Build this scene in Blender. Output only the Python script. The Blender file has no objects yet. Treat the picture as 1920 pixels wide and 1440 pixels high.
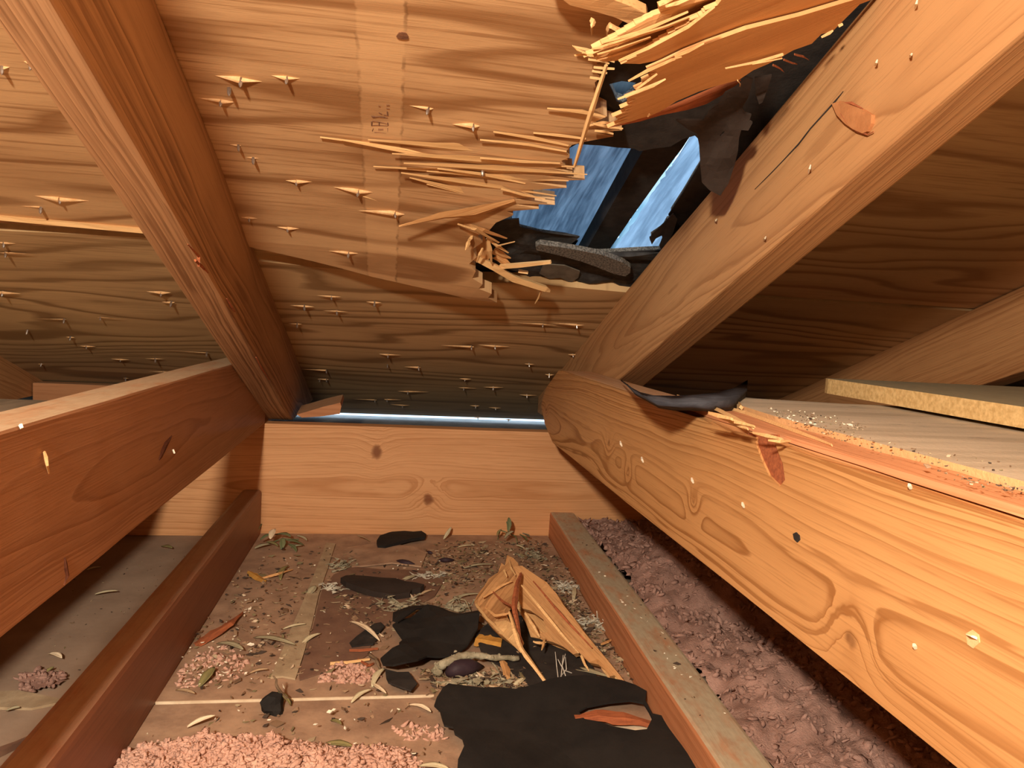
import bpy, bmesh, math, random
from mathutils import Vector, Matrix, noise
from mathutils.geometry import delaunay_2d_cdt
random.seed(11)
V3 = Vector
C = bpy.context.scene.collection

# ------------------------------------------------------------------ camera, sky, lamp, exposure
RX = V3((0.98675099, 0.03994943, 0.15724668)); RY = V3((-0.15325534, -0.08857878, 0.98420862)); RZ = V3((0.05324729, -0.99526772, -0.08128273))
EYE = V3((0, 0, 0.2975)); FPX = 1400.0
REAL = 1.6                                              # modelled small; every object is brought to real size (x 1.6) at the end
cam_d = bpy.data.cameras.new('camera'); cam = bpy.data.objects.new('camera', cam_d); C.objects.link(cam)
right = V3((RX[0], RY[0], RZ[0])); down = V3((RX[1], RY[1], RZ[1])); fwd = V3((RX[2], RY[2], RZ[2]))
cm = Matrix((right, -down, -fwd)).transposed().to_4x4(); cm.translation = EYE * REAL
cam.matrix_world = cm
cam_d.sensor_width = 36; cam_d.lens = 36 * FPX / 1920; cam_d.clip_start = 0.01
bpy.context.scene.camera = cam

w = bpy.data.worlds.new('sky'); bpy.context.scene.world = w; w.use_nodes = True
bg = w.node_tree.nodes['Background']; bg.inputs[0].default_value = (0.55, 0.76, 1.0, 1); bg.inputs[1].default_value = 2.6

LAMP = V3((-0.150, -0.17, 0.485))
ld = bpy.data.lights.new('work_lamp', 'POINT'); lamp = bpy.data.objects.new('work_lamp', ld); C.objects.link(lamp)
lamp.location = LAMP * REAL; ld.energy = 87.0; ld.color = (1.0, 0.885, 0.735); ld.shadow_soft_size = 0.032

vs = bpy.context.scene.view_settings
vs.view_transform = 'Standard'; vs.look = 'None'; vs.gamma = 1; vs.use_curve_mapping = False; vs.exposure = 0.0

# ------------------------------------------------------------------ geometry of the place
TS = 0.35659136; CS = 1 / math.sqrt(1 + TS * TS); SN = TS * CS; ZR = 0.61368      # roof plane z = ZR - TS*y
DIR_V = V3((0, CS, -SN)); NRM = V3((0, SN, CS))
ROOF = Matrix(((1, 0, 0, 0), (0, CS, SN, 0), (0, -SN, CS, ZR), (0, 0, 0, 1)))
XL, XR, YH = -0.1322, 0.2410, 1.0                      # rafter faces, header face
JT, JB = 0.2430, 0.1520
K = .69                                                 # size of the first floor study, kept as a factor                                 # truss chord top and bottom


def ray(px, py):
    c = V3((px - 960, py - 720, FPX)); return V3((RX.dot(c), RY.dot(c), RZ.dot(c)))
def hit(px, py, n, p):
    r = ray(px, py); return EYE + r * ((p - EYE).dot(n) / r.dot(n))
def roof(px, py, off=0.0): return hit(px, py, NRM, V3((0, 0, ZR)) + NRM * off)
def roof_uv(px, py, off=0.0):
    p = roof(px, py, off); return (p.x, p.y / CS)
def flr(px, py, h=0.0): return hit(px, py, V3((0, 0, 1)), V3((0, 0, h)))
def atx(px, py, x): return hit(px, py, V3((1, 0, 0)), V3((x, 0, 0)))
def aty(px, py, y): return hit(px, py, V3((0, 1, 0)), V3((0, y, 0)))
def pxw(p, n): return n * (p - EYE).dot(fwd) / FPX      # n photo pixels at p, in metres

# ------------------------------------------------------------------ object helpers
MW = {}
def put(o, parent, mw):
    C.objects.link(o)
    if parent is not None:
        o.parent = parent; o.matrix_parent_inverse = MW[parent.name].inverted()
    o.matrix_basis = mw; MW[o.name] = mw
    return o
def tag(o, label=None, cat=None, group=None, kind=None):
    if label: o['label'] = label
    if cat: o['category'] = cat
    if group: o['group'] = group
    if kind: o['kind'] = kind
    return o
def thing(name, label, cat, loc, group=None):
    o = bpy.data.objects.new(name, None); o.empty_display_size = 0.02
    put(o, None, Matrix.Translation(V3(loc)))
    return tag(o, label, cat, group)
def mk(name, verts, faces, mat, parent=None, frame=None, smooth=False):
    """verts in world space (re-based to their own bottom centre) or in the given frame"""
    vv = [V3(v) for v in verts]
    if frame is None:
        lo = V3((min(v[i] for v in vv) for i in range(3))); hi = V3((max(v[i] for v in vv) for i in range(3)))
        b = V3(((lo.x + hi.x) / 2, (lo.y + hi.y) / 2, lo.z)); frame = Matrix.Translation(b); vv = [v - b for v in vv]
    me = bpy.data.meshes.new(name); me.from_pydata(vv, [], faces)
    bm = bmesh.new(); bm.from_mesh(me); bmesh.ops.recalc_face_normals(bm, faces=bm.faces); bm.to_mesh(me); bm.free()
    if smooth:
        for p in me.polygons: p.use_smooth = True
    me.materials.append(mat)
    return put(bpy.data.objects.new(name, me), parent, frame)
class Acc:
    def __init__(s): s.v = []; s.f = []
    def add(s, v, f):
        n = len(s.v); s.v += [V3(q) for q in v]; s.f += [[i + n for i in g] for g in f]
    def build(s, *a, **k): return mk(a[0], s.v, s.f, *a[1:], **k)

def timber(name, p0, p1, up, wid, hgt, mat, parent=None, cuts=(), warp=0.0006, bev=0.0018, segs=24, seed=0, shift=None):
    """sawn board from p0 to p1 (axis), wid sideways, hgt along up; cuts = world planes (point, normal) whose normal side goes"""
    p0, p1 = V3(p0), V3(p1); ax = (p1 - p0).normalized(); L = (p1 - p0).length
    zz = (V3(up) - ax * V3(up).dot(ax)).normalized(); yy = zz.cross(ax)
    fr = Matrix((ax, yy, zz)).transposed().to_4x4(); fr.translation = p0
    bm = bmesh.new(); bmesh.ops.create_cube(bm, size=1)
    for v in bm.verts: v.co = V3(((v.co.x + .5) * L, v.co.y * wid, v.co.z * hgt))
    lat = [e for e in bm.edges if abs((e.verts[0].co - e.verts[1].co).normalized().x) > .9]
    bmesh.ops.bevel(bm, geom=lat, offset=bev, segments=2, affect='EDGES', profile=.6)
    lat = [e for e in bm.edges if abs((e.verts[0].co - e.verts[1].co).normalized().x) > .9]
    bmesh.ops.subdivide_edges(bm, edges=lat, cuts=segs)
    for v in bm.verts:
        n = noise.noise_vector(V3((v.co.x * 9 + seed, v.co.y * 20, v.co.z * 20 + seed)))
        v.co += V3((0, n.y, n.z)) * warp
        if shift: v.co += V3(shift(v.co.x / L, v.co.y, v.co.z))
    inv = fr.inverted()
    for p, n in cuts:
        lp = inv @ V3(p); ln = inv.to_3x3() @ V3(n)
        g = bmesh.ops.bisect_plane(bm, geom=bm.verts[:] + bm.edges[:] + bm.faces[:], plane_co=lp, plane_no=ln, clear_outer=True)
        ed = [e for e in g['geom_cut'] if isinstance(e, bmesh.types.BMEdge)]
        if ed: bmesh.ops.contextual_create(bm, geom=ed)
    bmesh.ops.recalc_face_normals(bm, faces=bm.faces)
    me = bpy.data.meshes.new(name); bm.to_mesh(me); bm.free(); me.materials.append(mat)
    return put(bpy.data.objects.new(name, me), parent, fr)

def inside(p, poly):
    c = False; j = len(poly) - 1
    for i in range(len(poly)):
        a, b = poly[i], poly[j]
        if (a[1] > p[1]) != (b[1] > p[1]) and p[0] < (b[0] - a[0]) * (p[1] - a[1]) / (b[1] - a[1]) + a[0]: c = not c
        j = i
    return c
def slab(outline, thick, fn, holes=(), space=None):
    """flat polygon with thickness; fn(u, v, w) -> point; returns verts, faces"""
    pts, edges = [], []
    for loop in [outline] + list(holes):
        n = len(pts); pts += [Vector((q[0], q[1])) for q in loop]; m = len(loop)
        edges += [(n + i, n + (i + 1) % m) for i in range(m)]
    if space:
        x0, x1 = min(q[0] for q in outline), max(q[0] for q in outline); y0, y1 = min(q[1] for q in outline), max(q[1] for q in outline)
        yy = y0 + space / 2; row = 0
        while yy < y1:
            xx = x0 + space * (.25 + .5 * (row % 2))
            while xx < x1:
                if inside((xx, yy), outline) and not any(inside((xx, yy), h) for h in holes): pts.append(Vector((xx, yy)))
                xx += space
            yy += space; row += 1
    vs_, _, fs, *_ = delaunay_2d_cdt(pts, edges, [], 0, 1e-7)
    keep = []
    for f in fs:
        c = sum((vs_[i] for i in f), Vector((0, 0))) / len(f)
        if inside(c, outline) and not any(inside(c, h) for h in holes): keep.append(list(f))
    N = len(vs_); cnt = {}
    for f in keep:
        for i in range(len(f)):
            a, b = f[i], f[(i + 1) % len(f)]; cnt.setdefault((min(a, b), max(a, b)), []).append((a, b))
    V = [fn(q.x, q.y, 0) for q in vs_] + [fn(q.x, q.y, thick) for q in vs_]
    F = keep + [[i + N for i in reversed(f)] for f in keep]
    for l in cnt.values():
        if len(l) == 1: a, b = l[0]; F.append([b, a, a + N, b + N])
    used = sorted({i for f in F for i in f}); mp = {o: i for i, o in enumerate(used)}
    return [V[i] for i in used], [[mp[i] for i in f] for f in F]

def blade(path, widths, thick, nrm, jag=0.0, rs=None):
    """splinter: tapering flat strip along path; widths at each point; nrm = facing direction"""
    rs = rs or random
    P = [V3(p) for p in path]; n = len(P); V = []; F = []
    for i, p in enumerate(P):
        d = (P[min(i + 1, n - 1)] - P[max(i - 1, 0)]).normalized(); s = d.cross(V3(nrm)).normalized(); nn = s.cross(d)
        hw = widths[i] / 2; t = thick * (0.35 + .65 * min(1, widths[i] / max(widths)))
        a = hw * (1 + rs.uniform(-jag, jag)); b = hw * (1 + rs.uniform(-jag, jag))
        V += [p + s * a, p + nn * t * .6 + s * a * .2, p - s * b, p - nn * t * .6 - s * b * .3]
    for i in range(n - 1):
        for k in range(4):
            a, b = i * 4 + k, i * 4 + (k + 1) % 4; F.append([a, b, b + 4, a + 4])
    F += [[3, 2, 1, 0], [4 * n - 4 + k for k in range(4)]]
    return V, F
def tube(path, radii, k=6):
    P = [V3(p) for p in path]; n = len(P); V = []; F = []
    for i, p in enumerate(P):
        d = (P[min(i + 1, n - 1)] - P[max(i - 1, 0)]).normalized()
        s = d.cross(V3((0.13, 0.2, 1))).normalized(); t = s.cross(d)
        for j in range(k):
            a = 2 * math.pi * j / k; V.append(p + (s * math.cos(a) + t * math.sin(a)) * radii[i])
    for i in range(n - 1):
        for j in range(k):
            a, b = i * k + j, i * k + (j + 1) % k; F.append([a, b, b + k, a + k])
    F += [list(range(k))[::-1], [n * k - k + j for j in range(k)]]
    return V, F
def fine(path, n=4, wob=0.0):
    """subdivide a polyline, with a little wobble"""
    out = []
    for a, b in zip(path[:-1], path[1:]):
        for i in range(n):
            p = V3(a).lerp(V3(b), i / n)
            if wob and (out): p += V3((random.uniform(-1, 1), random.uniform(-1, 1), random.uniform(-1, 1))) * wob
            out.append(p)
    out.append(V3(path[-1])); return out

# ------------------------------------------------------------------ materials
class NB:
    def __init__(s, name):
        s.m = bpy.data.materials.new(name); s.m.use_nodes = True; s.t = s.m.node_tree; s.n = s.t.nodes; s.b = s.n['Principled BSDF']
        s.b.inputs['Roughness'].default_value = .75; s.b.inputs['Specular IOR Level'].default_value = .25
    def L(s, a, b): s.t.links.new(a, b)
    def new(s, t, **k):
        n = s.n.new(t)
        for a, v in k.items(): setattr(n, a, v)
        return n
    def val(s, sock, x):
        if isinstance(x, (int, float)): sock.default_value = x
        elif isinstance(x, (tuple, list)): sock.default_value = x
        else: s.L(x, sock)
    def ma(s, op, a, b=0.0, c=None, clamp=False):
        n = s.new('ShaderNodeMath', operation=op, use_clamp=clamp); s.val(n.inputs[0], a); s.val(n.inputs[1], b)
        if c is not None: s.val(n.inputs[2], c)
        return n.outputs[0]
    def xyz(s, v):
        n = s.new('ShaderNodeSeparateXYZ'); s.L(v, n.inputs[0]); return n.outputs
    def vec(s, x, y, z):
        n = s.new('ShaderNodeCombineXYZ')
        for i, q in enumerate((x, y, z)): s.val(n.inputs[i], q)
        return n.outputs[0]
    def scl(s, v, sc, off=(0, 0, 0)):
        n = s.new('ShaderNodeMapping'); s.L(v, n.inputs[0]); n.inputs['Scale'].default_value = sc; n.inputs['Location'].default_value = off; return n.outputs[0]
    def noise(s, v, sc=1, det=3, rough=.55, dist=0):
        n = s.new('ShaderNodeTexNoise'); s.L(v, n.inputs['Vector']); n.inputs['Scale'].default_value = sc; n.inputs['Detail'].default_value = det
        n.inputs['Roughness'].default_value = rough; n.inputs['Distortion'].default_value = dist; return n.outputs['Fac']
    def mix(s, f, a, b, mode='MIX'):
        n = s.new('ShaderNodeMix', data_type='RGBA', blend_type=mode); s.val(n.inputs[0], f)
        for k, q in ((6, a), (7, b)): s.val(n.inputs[k], (tuple(q) + (1,)) if isinstance(q, (tuple, list)) and len(q) == 3 else q)
        return n.outputs[2]
    def ramp(s, f, stops, interp='LINEAR'):
        n = s.new('ShaderNodeValToRGB'); s.L(f, n.inputs[0]); cr = n.color_ramp; cr.interpolation = interp
        while len(cr.elements) < len(stops): cr.elements.new(.5)
        for e, (p, c) in zip(cr.elements, stops):
            e.position = p; e.color = (tuple(c) + (1,)) if isinstance(c, (tuple, list)) else (c, c, c, 1)
        return n.outputs[0]
    def step(s, x, a, b):
        n = s.new('ShaderNodeMapRange', interpolation_type='SMOOTHSTEP'); s.val(n.inputs[0], x); n.inputs[1].default_value = a; n.inputs[2].default_value = b; return n.outputs[0]
    def bump(s, h, strength, dist=.002):
        n = s.new('ShaderNodeBump'); n.inputs['Strength'].default_value = strength; n.inputs['Distance'].default_value = dist; s.L(h, n.inputs['Height']); s.L(n.outputs[0], s.b.inputs['Normal'])
    def coord(s): return s.new('ShaderNodeTexCoord').outputs['Object']
    def color(s, c): s.val(s.b.inputs['Base Color'], (tuple(c) + (1,)) if isinstance(c, (tuple, list)) else c)

def lumber(name, light, dark, seed=0., freq=210., pith=(.03, -.05), wob=.016, contrast=.8, knots=(), dust=0., tilt=0., rough=.62, fiber=.35):
    """sawn pine: growth rings around a pith line running along local x, warped by knots; dust settles on upward faces"""
    s = NB(name); co = s.coord(); x, y, z = s.xyz(co)
    n1 = s.noise(s.scl(co, (2.2, 11, 11), (seed, seed * 1.7, 0)), 1, 2, .5)
    n2 = s.noise(s.scl(co, (14, 60, 60), (seed, 0, seed)), 1, 2, .5)
    n3 = s.noise(co, 60, 3) if knots else None
    yy = s.ma('ADD', s.ma('SUBTRACT', y, pith[0]), s.ma('MULTIPLY', x, tilt)); zz = s.ma('SUBTRACT', z, pith[1])
    rad = s.ma('SQRT', s.ma('ADD', s.ma('MULTIPLY', yy, yy), s.ma('MULTIPLY', zz, zz)))
    rad = s.ma('MULTIPLY_ADD', s.ma('SUBTRACT', n1, .5), wob * 2, rad)
    kmask = None
    for (kx, ky, kz, kr) in knots:
        dn = s.ma('MULTIPLY', s.ma('SUBTRACT', n3, .5), kr * 1.5)
        dx = s.ma('ADD', s.ma('MULTIPLY', s.ma('SUBTRACT', x, kx), .9), dn); dy = s.ma('SUBTRACT', y, ky); dz = s.ma('ADD', s.ma('MULTIPLY', s.ma('SUBTRACT', z, kz), .75), dn)
        d2 = s.ma('ADD', s.ma('ADD', s.ma('MULTIPLY', dx, dx), s.ma('MULTIPLY', dy, dy)), s.ma('MULTIPLY', dz, dz))
        e = s.ma('POWER', 2.718, s.ma('MULTIPLY', d2, -1 / (2.6 * kr) ** 2))
        rad = s.ma('MULTIPLY_ADD', e, kr * 1.5, rad)
        k = s.step(d2, (kr * 1.15) ** 2, (kr * .3) ** 2)
        kmask = k if kmask is None else s.ma('MAXIMUM', kmask, k)
    ring = s.ma('MULTIPLY_ADD', n2, .7, s.ma('MULTIPLY', rad, freq))
    nsp = s.new('ShaderNodeTexNoise', noise_dimensions='1D'); s.L(s.ma('MULTIPLY', rad, 45.), nsp.inputs['W']); ring = s.ma('MULTIPLY_ADD', nsp.outputs['Fac'], 2.2, ring)
    fr = s.ma('FRACT', ring)
    late = s.ramp(fr, [(0, .0), (.45, .12), (.74, .55), (.86, 1.), (.93, .95), (1, 0.)])
    amp = s.noise(s.scl(co, (1.5, 18, 18), (seed + 3, 0, 0)), 1, 2)
    late = s.ma('MULTIPLY', late, s.ma('MULTIPLY', s.ma('MULTIPLY_ADD', s.step(amp, .25, .65), .65, .35), contrast))
    fib = s.noise(s.scl(co, (22, 900, 900)), 1, 2, .6)
    tone = s.noise(s.scl(co, (3, 14, 14), (seed, 5, 0)), 1, 3)
    mid = tuple(l * .62 + d * .38 for l, d in zip(light, dark))
    col = s.mix(s.step(tone, .3, .75), light, mid)
    col = s.mix(late, col, dark)
    col = s.mix(s.ma('MULTIPLY', s.step(fib, .5, .75), fiber), col, tuple(d * .8 for d in dark))
    if kmask is not None: col = s.mix(s.ma('MULTIPLY', kmask, .85), col, tuple(d * f for d, f in zip(dark, (.38, .26, .22))))
    if dust:
        g = s.new('ShaderNodeNewGeometry'); nz = s.xyz(g.outputs['True Normal'])[2]
        dn = s.noise(s.scl(co, (30, 60, 60)), 1, 5, .7)
        dm = s.ma('MULTIPLY', s.step(nz, .6, .95), s.ma('MULTIPLY', s.step(dn, .15, .6), dust))
        col = s.mix(dm, col, s.mix(s.noise(s.scl(co, (120, 260, 260)), 1, 3), (.34, .27, .175), (.54, .45, .31)))
    s.color(col); s.b.inputs['Roughness'].default_value = rough
    s.bump(s.ma('ADD', s.ma('MULTIPLY', late, .6), s.ma('MULTIPLY', fib, .5)), .22, .0015)
    return s.m

def plywood(name, light, dark, seed=0., K=26., A=5.5, contrast=.75, stripe=None, stamp=None, grey=None, fine_=1., vz=None):
    """rotary-peeled pine veneer: long wandering growth bands along local x"""
    s = NB(name); co = s.coord(); u, v, w_ = s.xyz(co)
    n1 = s.noise(s.scl(co, (1.5, 6.5, 0), (seed, seed, 0)), 1, 2, .45, .4)
    n2 = s.noise(s.scl(co, (7, 50, 0), (seed, 0, 0)), 1, 3, .55)
    f = s.ma('ADD', s.ma('MULTIPLY', v, K), s.ma('ADD', s.ma('MULTIPLY', n1, A * 2), s.ma('MULTIPLY', n2, .38)))
    fr = s.ma('FRACT', f)
    late = s.ramp(fr, [(0, 0), (.35, .04), (.62, .3), (.76, .9), (.88, .8), (.97, .2), (1, 0)])
    amp = s.noise(s.scl(co, (2., 9, 0), (seed + 7, 2, 0)), 1, 2)
    late = s.ma('MULTIPLY', late, s.ma('MULTIPLY', s.step(amp, .22, .5), contrast))
    st = s.noise(s.scl(co, (9, 260, 0), (0, seed, 0)), 1, 3, .6)
    fib = s.noise(s.scl(co, (45, 1300, 0)), 1, 2, .6)
    zone = s.step(s.noise(s.scl(co, (2.2, 5, 0), (seed + 1, 9, 0)), 1, 1), .42, .62)
    if vz:
        vw = s.ma('ADD', v, s.ma('MULTIPLY', s.ma('SUBTRACT', s.noise(s.scl(co, (3, 8, 0)), 1, 2), .5), .12))
        zone = s.ma('MAXIMUM', s.ma('MULTIPLY', zone, .18), s.ma('MULTIPLY', s.step(vw, vz[0] - .03, vz[0] + .05), s.step(vw, vz[1] + .05, vz[1] - .03)))
    tone = s.noise(s.scl(co, (2.5, 10, 0), (seed + 4, 3, 0)), 1, 3)
    mid = tuple(l * .6 + d * .4 for l, d in zip(light, dark))
    col = s.mix(s.step(tone, .35, .8), light, mid)
    col = s.mix(late, col, dark)
    streak = s.ma('MULTIPLY', s.ma('MULTIPLY', s.step(st, .48, .68), zone), .6 * fine_)
    col = s.mix(streak, col, dark)
    col = s.mix(s.ma('MULTIPLY', s.step(fib, .5, .8), .3), col, tuple(d * .8 for d in dark))
    if stripe:                                           # pale printed band running down the sheet, darker along its two edges
        a, b = stripe
        wob = s.ma('MULTIPLY', s.ma('SUBTRACT', s.noise(s.scl(co, (4, 160, 0)), 1, 2), .5), .0035)
        uu = s.ma('ADD', u, wob)
        m = s.ma('MULTIPLY', s.step(uu, a - .0008, a + .0008), s.step(uu, b + .0008, b - .0008))
        col = s.mix(s.ma('MULTIPLY', m, .30), col, tuple(min(1, l * 1.15) for l in light))
        brk = s.step(s.noise(s.scl(co, (60, 45, 0), (3, 0, 0)), 1, 3), .42, .62)
        for e, q in ((a, .35), (b, .55)):
            d = s.step(s.ma('ABSOLUTE', s.ma('SUBTRACT', uu, e)), .0016, .0003)
            col = s.mix(s.ma('MULTIPLY', s.ma('MULTIPLY', d, brk), q), col, tuple(c * .55 for c in dark))
    if grey:                                             # greyer toward the eave: damp weathering, plus cool daylight put into the colour
        gm = s.ma('MULTIPLY', s.step(s.ma('ADD', v, s.ma('MULTIPLY', s.ma('SUBTRACT', tone, .5), .25)), grey[0], grey[1]), grey[2])
        col = s.mix(gm, col, (.17, .145, .115))
    s.color(col); s.b.inputs['Roughness'].default_value = .7
    s.bump(s.ma('ADD', s.ma('MULTIPLY', st, .7), s.ma('MULTIPLY', fib, .4)), .25, .0012)
    return s.m

def plain(name, a, b, sc=60., rough=.85, bump=.3, bsc=200., stretch=(1, 1, 1), spec=.2, det=5, lo=.3, hi=.7):
    s = NB(name); co = s.scl(s.coord(), stretch)
    s.color(s.mix(s.step(s.noise(co, sc, det, .65), lo, hi), a, b)); s.b.inputs['Roughness'].default_value = rough; s.b.inputs['Specular IOR Level'].default_value = spec
    if bump: s.bump(s.noise(co, bsc, 4, .65), bump, .002)
    return s.m

PINE_L, PINE_D = (.70, .365, .150), (.38, .135, .035)
PLY_L, PLY_D = (.66, .405, .195), (.29, .13, .045)

def kn(board, pts, flip=1):                             # world knot positions -> board-local
    return pts
# rafter / chord local frames run along +y of the world: local x = distance, local y = -X, local z = up
hk = lambda x, y, r: (aty(x, y, YH).x + .7, -.013, aty(x, y, YH).z - .0752, r)
M_HEAD = lumber('header_pine', (.74, .385, .175), (.46, .185, .06), 3.1, 330, (.025, -.004), .011, .75, knots=[hk(706, 848, .0075), hk(803, 936, .007)], tilt=.01)
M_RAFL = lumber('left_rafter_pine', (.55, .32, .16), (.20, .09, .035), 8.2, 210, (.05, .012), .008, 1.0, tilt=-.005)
M_RAFR = lumber('right_rafter_pine', (.52, .275, .115), (.30, .135, .05), 5.4, 340, (-.03, -.012), .013, .7, knots=[], tilt=.02)
M_CHL = lumber('left_chord_pine', (.47, .245, .125), (.25, .105, .042), 1.7, 250, (.028, .004), .013, .75, knots=[(1.045, -.0145, -.002, .006), (.88, -.0145, -.035, .006)], dust=.8)
M_CHR = lumber('right_chord_pine', (.72, .36, .13), (.40, .135, .03), 6.6, 250, (-.03, .045), .02, .9, knots=[(.46, .028, .002, .010), (.62, .012, .002, .006), (.83, -.012, .002, .005), (.80, -.028, .002, .005)], tilt=.0)
M_BODY = lumber('right_chord_core', (.62, .30, .12), (.38, .13, .04), 2.2, 240, (.02, .05), .02, .8, dust=.35)
M_FAR = lumber('far_pine', (.60, .30, .12), (.30, .11, .035), 9.3, 170, (.02, -.07), .02, .8, knots=[(1.30, .014, .0, .012)], dust=.7)
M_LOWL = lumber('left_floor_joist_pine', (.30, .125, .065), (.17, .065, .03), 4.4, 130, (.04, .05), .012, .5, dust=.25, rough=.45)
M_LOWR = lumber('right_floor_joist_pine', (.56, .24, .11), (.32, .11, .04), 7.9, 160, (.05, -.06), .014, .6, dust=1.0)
M_BLOCK = lumber('blocking_pine', (.55, .25, .11), (.34, .12, .04), 2.9, 150, (.05, .05), .012, .6, dust=.4)
M_SPL = lumber('fresh_split_wood', (.76, .48, .215), (.50, .26, .09), 1.3, 520, (.05, .04), .006, .5, fiber=.5)
M_SPL2 = lumber('torn_veneer_wood', (.68, .385, .16), (.42, .185, .06), 2.3, 420, (.06, .05), .008, .55, fiber=.6)
M_CHIP = plain('pale_wood_chip', (.80, .52, .27), (.62, .34, .14), 150)
M_PLY_A = plywood('upper_sheet_veneer', PLY_L, (.27, .12, .04), 2.4, 12, 4.8, 1.0, fine_=1.1, vz=(.40, .66), stripe=(-.028, -.0012), grey=(1.2, 1.9, .5))
M_PLY_B = plywood('lower_sheet_veneer', (.62, .41, .20), (.25, .135, .05), 6.1, 24, 4.5, 1.0, grey=(1.12, 1.5, .5))
M_PLY_C = plywood('other_sheet_veneer', PLY_L, PLY_D, 9.9, 26, 5, .8)
M_FLAP = plywood('flap_veneer', (.64, .345, .14), (.42, .185, .06), 4.9, 22, 3.0, .5, fine_=.6)
M_RED = plain('red_brown_shard_wood', (.42, .13, .05), (.24, .07, .03), 40, stretch=(1, 8, 8))
M_AMB = plain('amber_wood', (.66, .34, .07), (.40, .19, .04), 50)
M_FELT = plain('black_roofing_felt', (.022, .018, .016), (.040, .033, .028), 60, .9, .25, 500)
M_FELTB = plain('felt_on_floor', (.012, .0105, .0095), (.021, .018, .0155), 25, .85, .2, 600, spec=.2)
M_BRFELT = plain('brown_felt', (.026, .018, .014), (.040, .028, .022), 30, .9, .2, 500)
M_GRAN = plain('shingle_granules', (.075, .068, .058), (.21, .19, .16), 520, .95, .8, 700, lo=.4, hi=.6)
M_NAIL = plain('nail_steel', (.55, .50, .44), (.35, .30, .26), 300, .35, 0); M_NAIL.node_tree.nodes['Principled BSDF'].inputs['Metallic'].default_value = .9
M_DRY = plain('dusty_brown_paper', (.27, .165, .105), (.44, .285, .18), 30, .95, .35, 160, lo=.3, hi=.72)
M_DRYG = plain('dusty_grey_paper', (.27, .185, .125), (.37, .265, .185), 9, .95, .25, 200)
M_EDGE = plain('pale_panel_edge', (.80, .66, .46), (.66, .5, .33), 60)
M_TAPE = plain('tan_tape', (.45, .345, .215), (.33, .24, .145), 70, .95, .4, 260)
M_STAIN = plain('dark_brown_paper', (.155, .082, .055), (.235, .135, .085), 26, .9, .3, 200)
M_PINK = plain('pink_glass_wool', (.72, .44, .33), (.56, .32, .235), 60, 1.0, 1.0, 700)
M_PINKD = plain('dusty_pink_glass_wool', (.46, .275, .215), (.29, .165, .125), 45, 1.0, 1.0, 700)
M_FIBER = plain('yellow_fibreboard', (.66, .44, .17), (.44, .27, .09), 130, .9, .3, 300)
M_FIBG = NB('fibreboard_dusty_top')
_g = M_FIBG; _geo = _g.new('ShaderNodeNewGeometry'); _up = _g.step(_g.xyz(_geo.outputs['True Normal'])[2], .6, .95); _co = _g.coord()
_g.color(_g.mix(_up, _g.mix(_g.step(_g.noise(_co, 320, 5), .3, .72), (.74, .50, .22), (.54, .34, .13)), _g.mix(_g.noise(_co, 60, 4), (.27, .23, .14), (.40, .345, .21)))); _g.bump(_g.noise(_co, 400, 3), .25)
M_FIBG = _g.m
M_DUSTP = NB('dust_covered_plank')
_g = M_DUSTP; _co = _g.coord(); _st = _g.noise(_g.scl(_co, (8, 60, 60)), 1, 4)
_c = _g.mix(_g.step(_st, .35, .7), (.62, .52, .38), (.46, .375, .265)); _c = _g.mix(_g.ma('MULTIPLY', _g.step(_g.noise(_g.scl(_co, (25, 60, 60)), 1, 5, .75), .58, .72), .7), _c, (.13, .12, .10))
_geo = _g.new('ShaderNodeNewGeometry'); _up = _g.step(_g.xyz(_geo.outputs['True Normal'])[2], .5, .95)
_g.color(_g.mix(_up, (.70, .40, .18), _c)); _g.bump(_g.noise(_co, 350, 4), .4); M_DUSTP = _g.m
def leafmat(name, a, b):
    return plain(name, a, b, 60, .7, .2, 300, stretch=(1, 4, 1), spec=.3)
M_LEAF = {'pale': leafmat('pale_leaf', (.62, .55, .36), (.48, .40, .24)), 'cream': leafmat('cream_leaf', (.88, .74, .52), (.72, .56, .36)),
          'olive': leafmat('olive_leaf', (.26, .22, .085), (.17, .15, .06)), 'green': leafmat('green_leaf', (.10, .13, .055), (.20, .21, .10)),
          'tan': leafmat('tan_leaf', (.50, .35, .20), (.36, .24, .13)), 'grey': leafmat('grey_green_leaf', (.42, .37, .23), (.30, .26, .16))}
M_LICH = plain('grey_lichen', (.40, .36, .25), (.22, .19, .12), 120, .95, .7, 400)
M_BARK = plain('bark', (.13, .085, .05), (.22, .15, .09), 120, .95, .6, 400)
M_PURP = plain('dark_purple_seed', (.025, .014, .020), (.05, .03, .035), 40, .6, .2)
M_WEB = plain('cobweb_silk', (.6, .56, .48), (.4, .36, .3), 40, .9, 0)
M_FLECK = plain('white_fleck', (.95, .88, .72), (.8, .7, .5), 40, .8, 0)
_g = NB('mixed_leaf_litter'); _geo = _g.new('ShaderNodeNewGeometry')
_g.color(_g.ramp(_geo.outputs['Random Per Island'], [(0, (.06, .04, .028)), (.25, (.19, .115, .065)), (.48, (.32, .205, .12)), (.68, (.40, .31, .19)), (.80, (.20, .16, .08)), (.94, (.62, .48, .32))], 'CONSTANT')); M_LIT = _g.m
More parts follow.
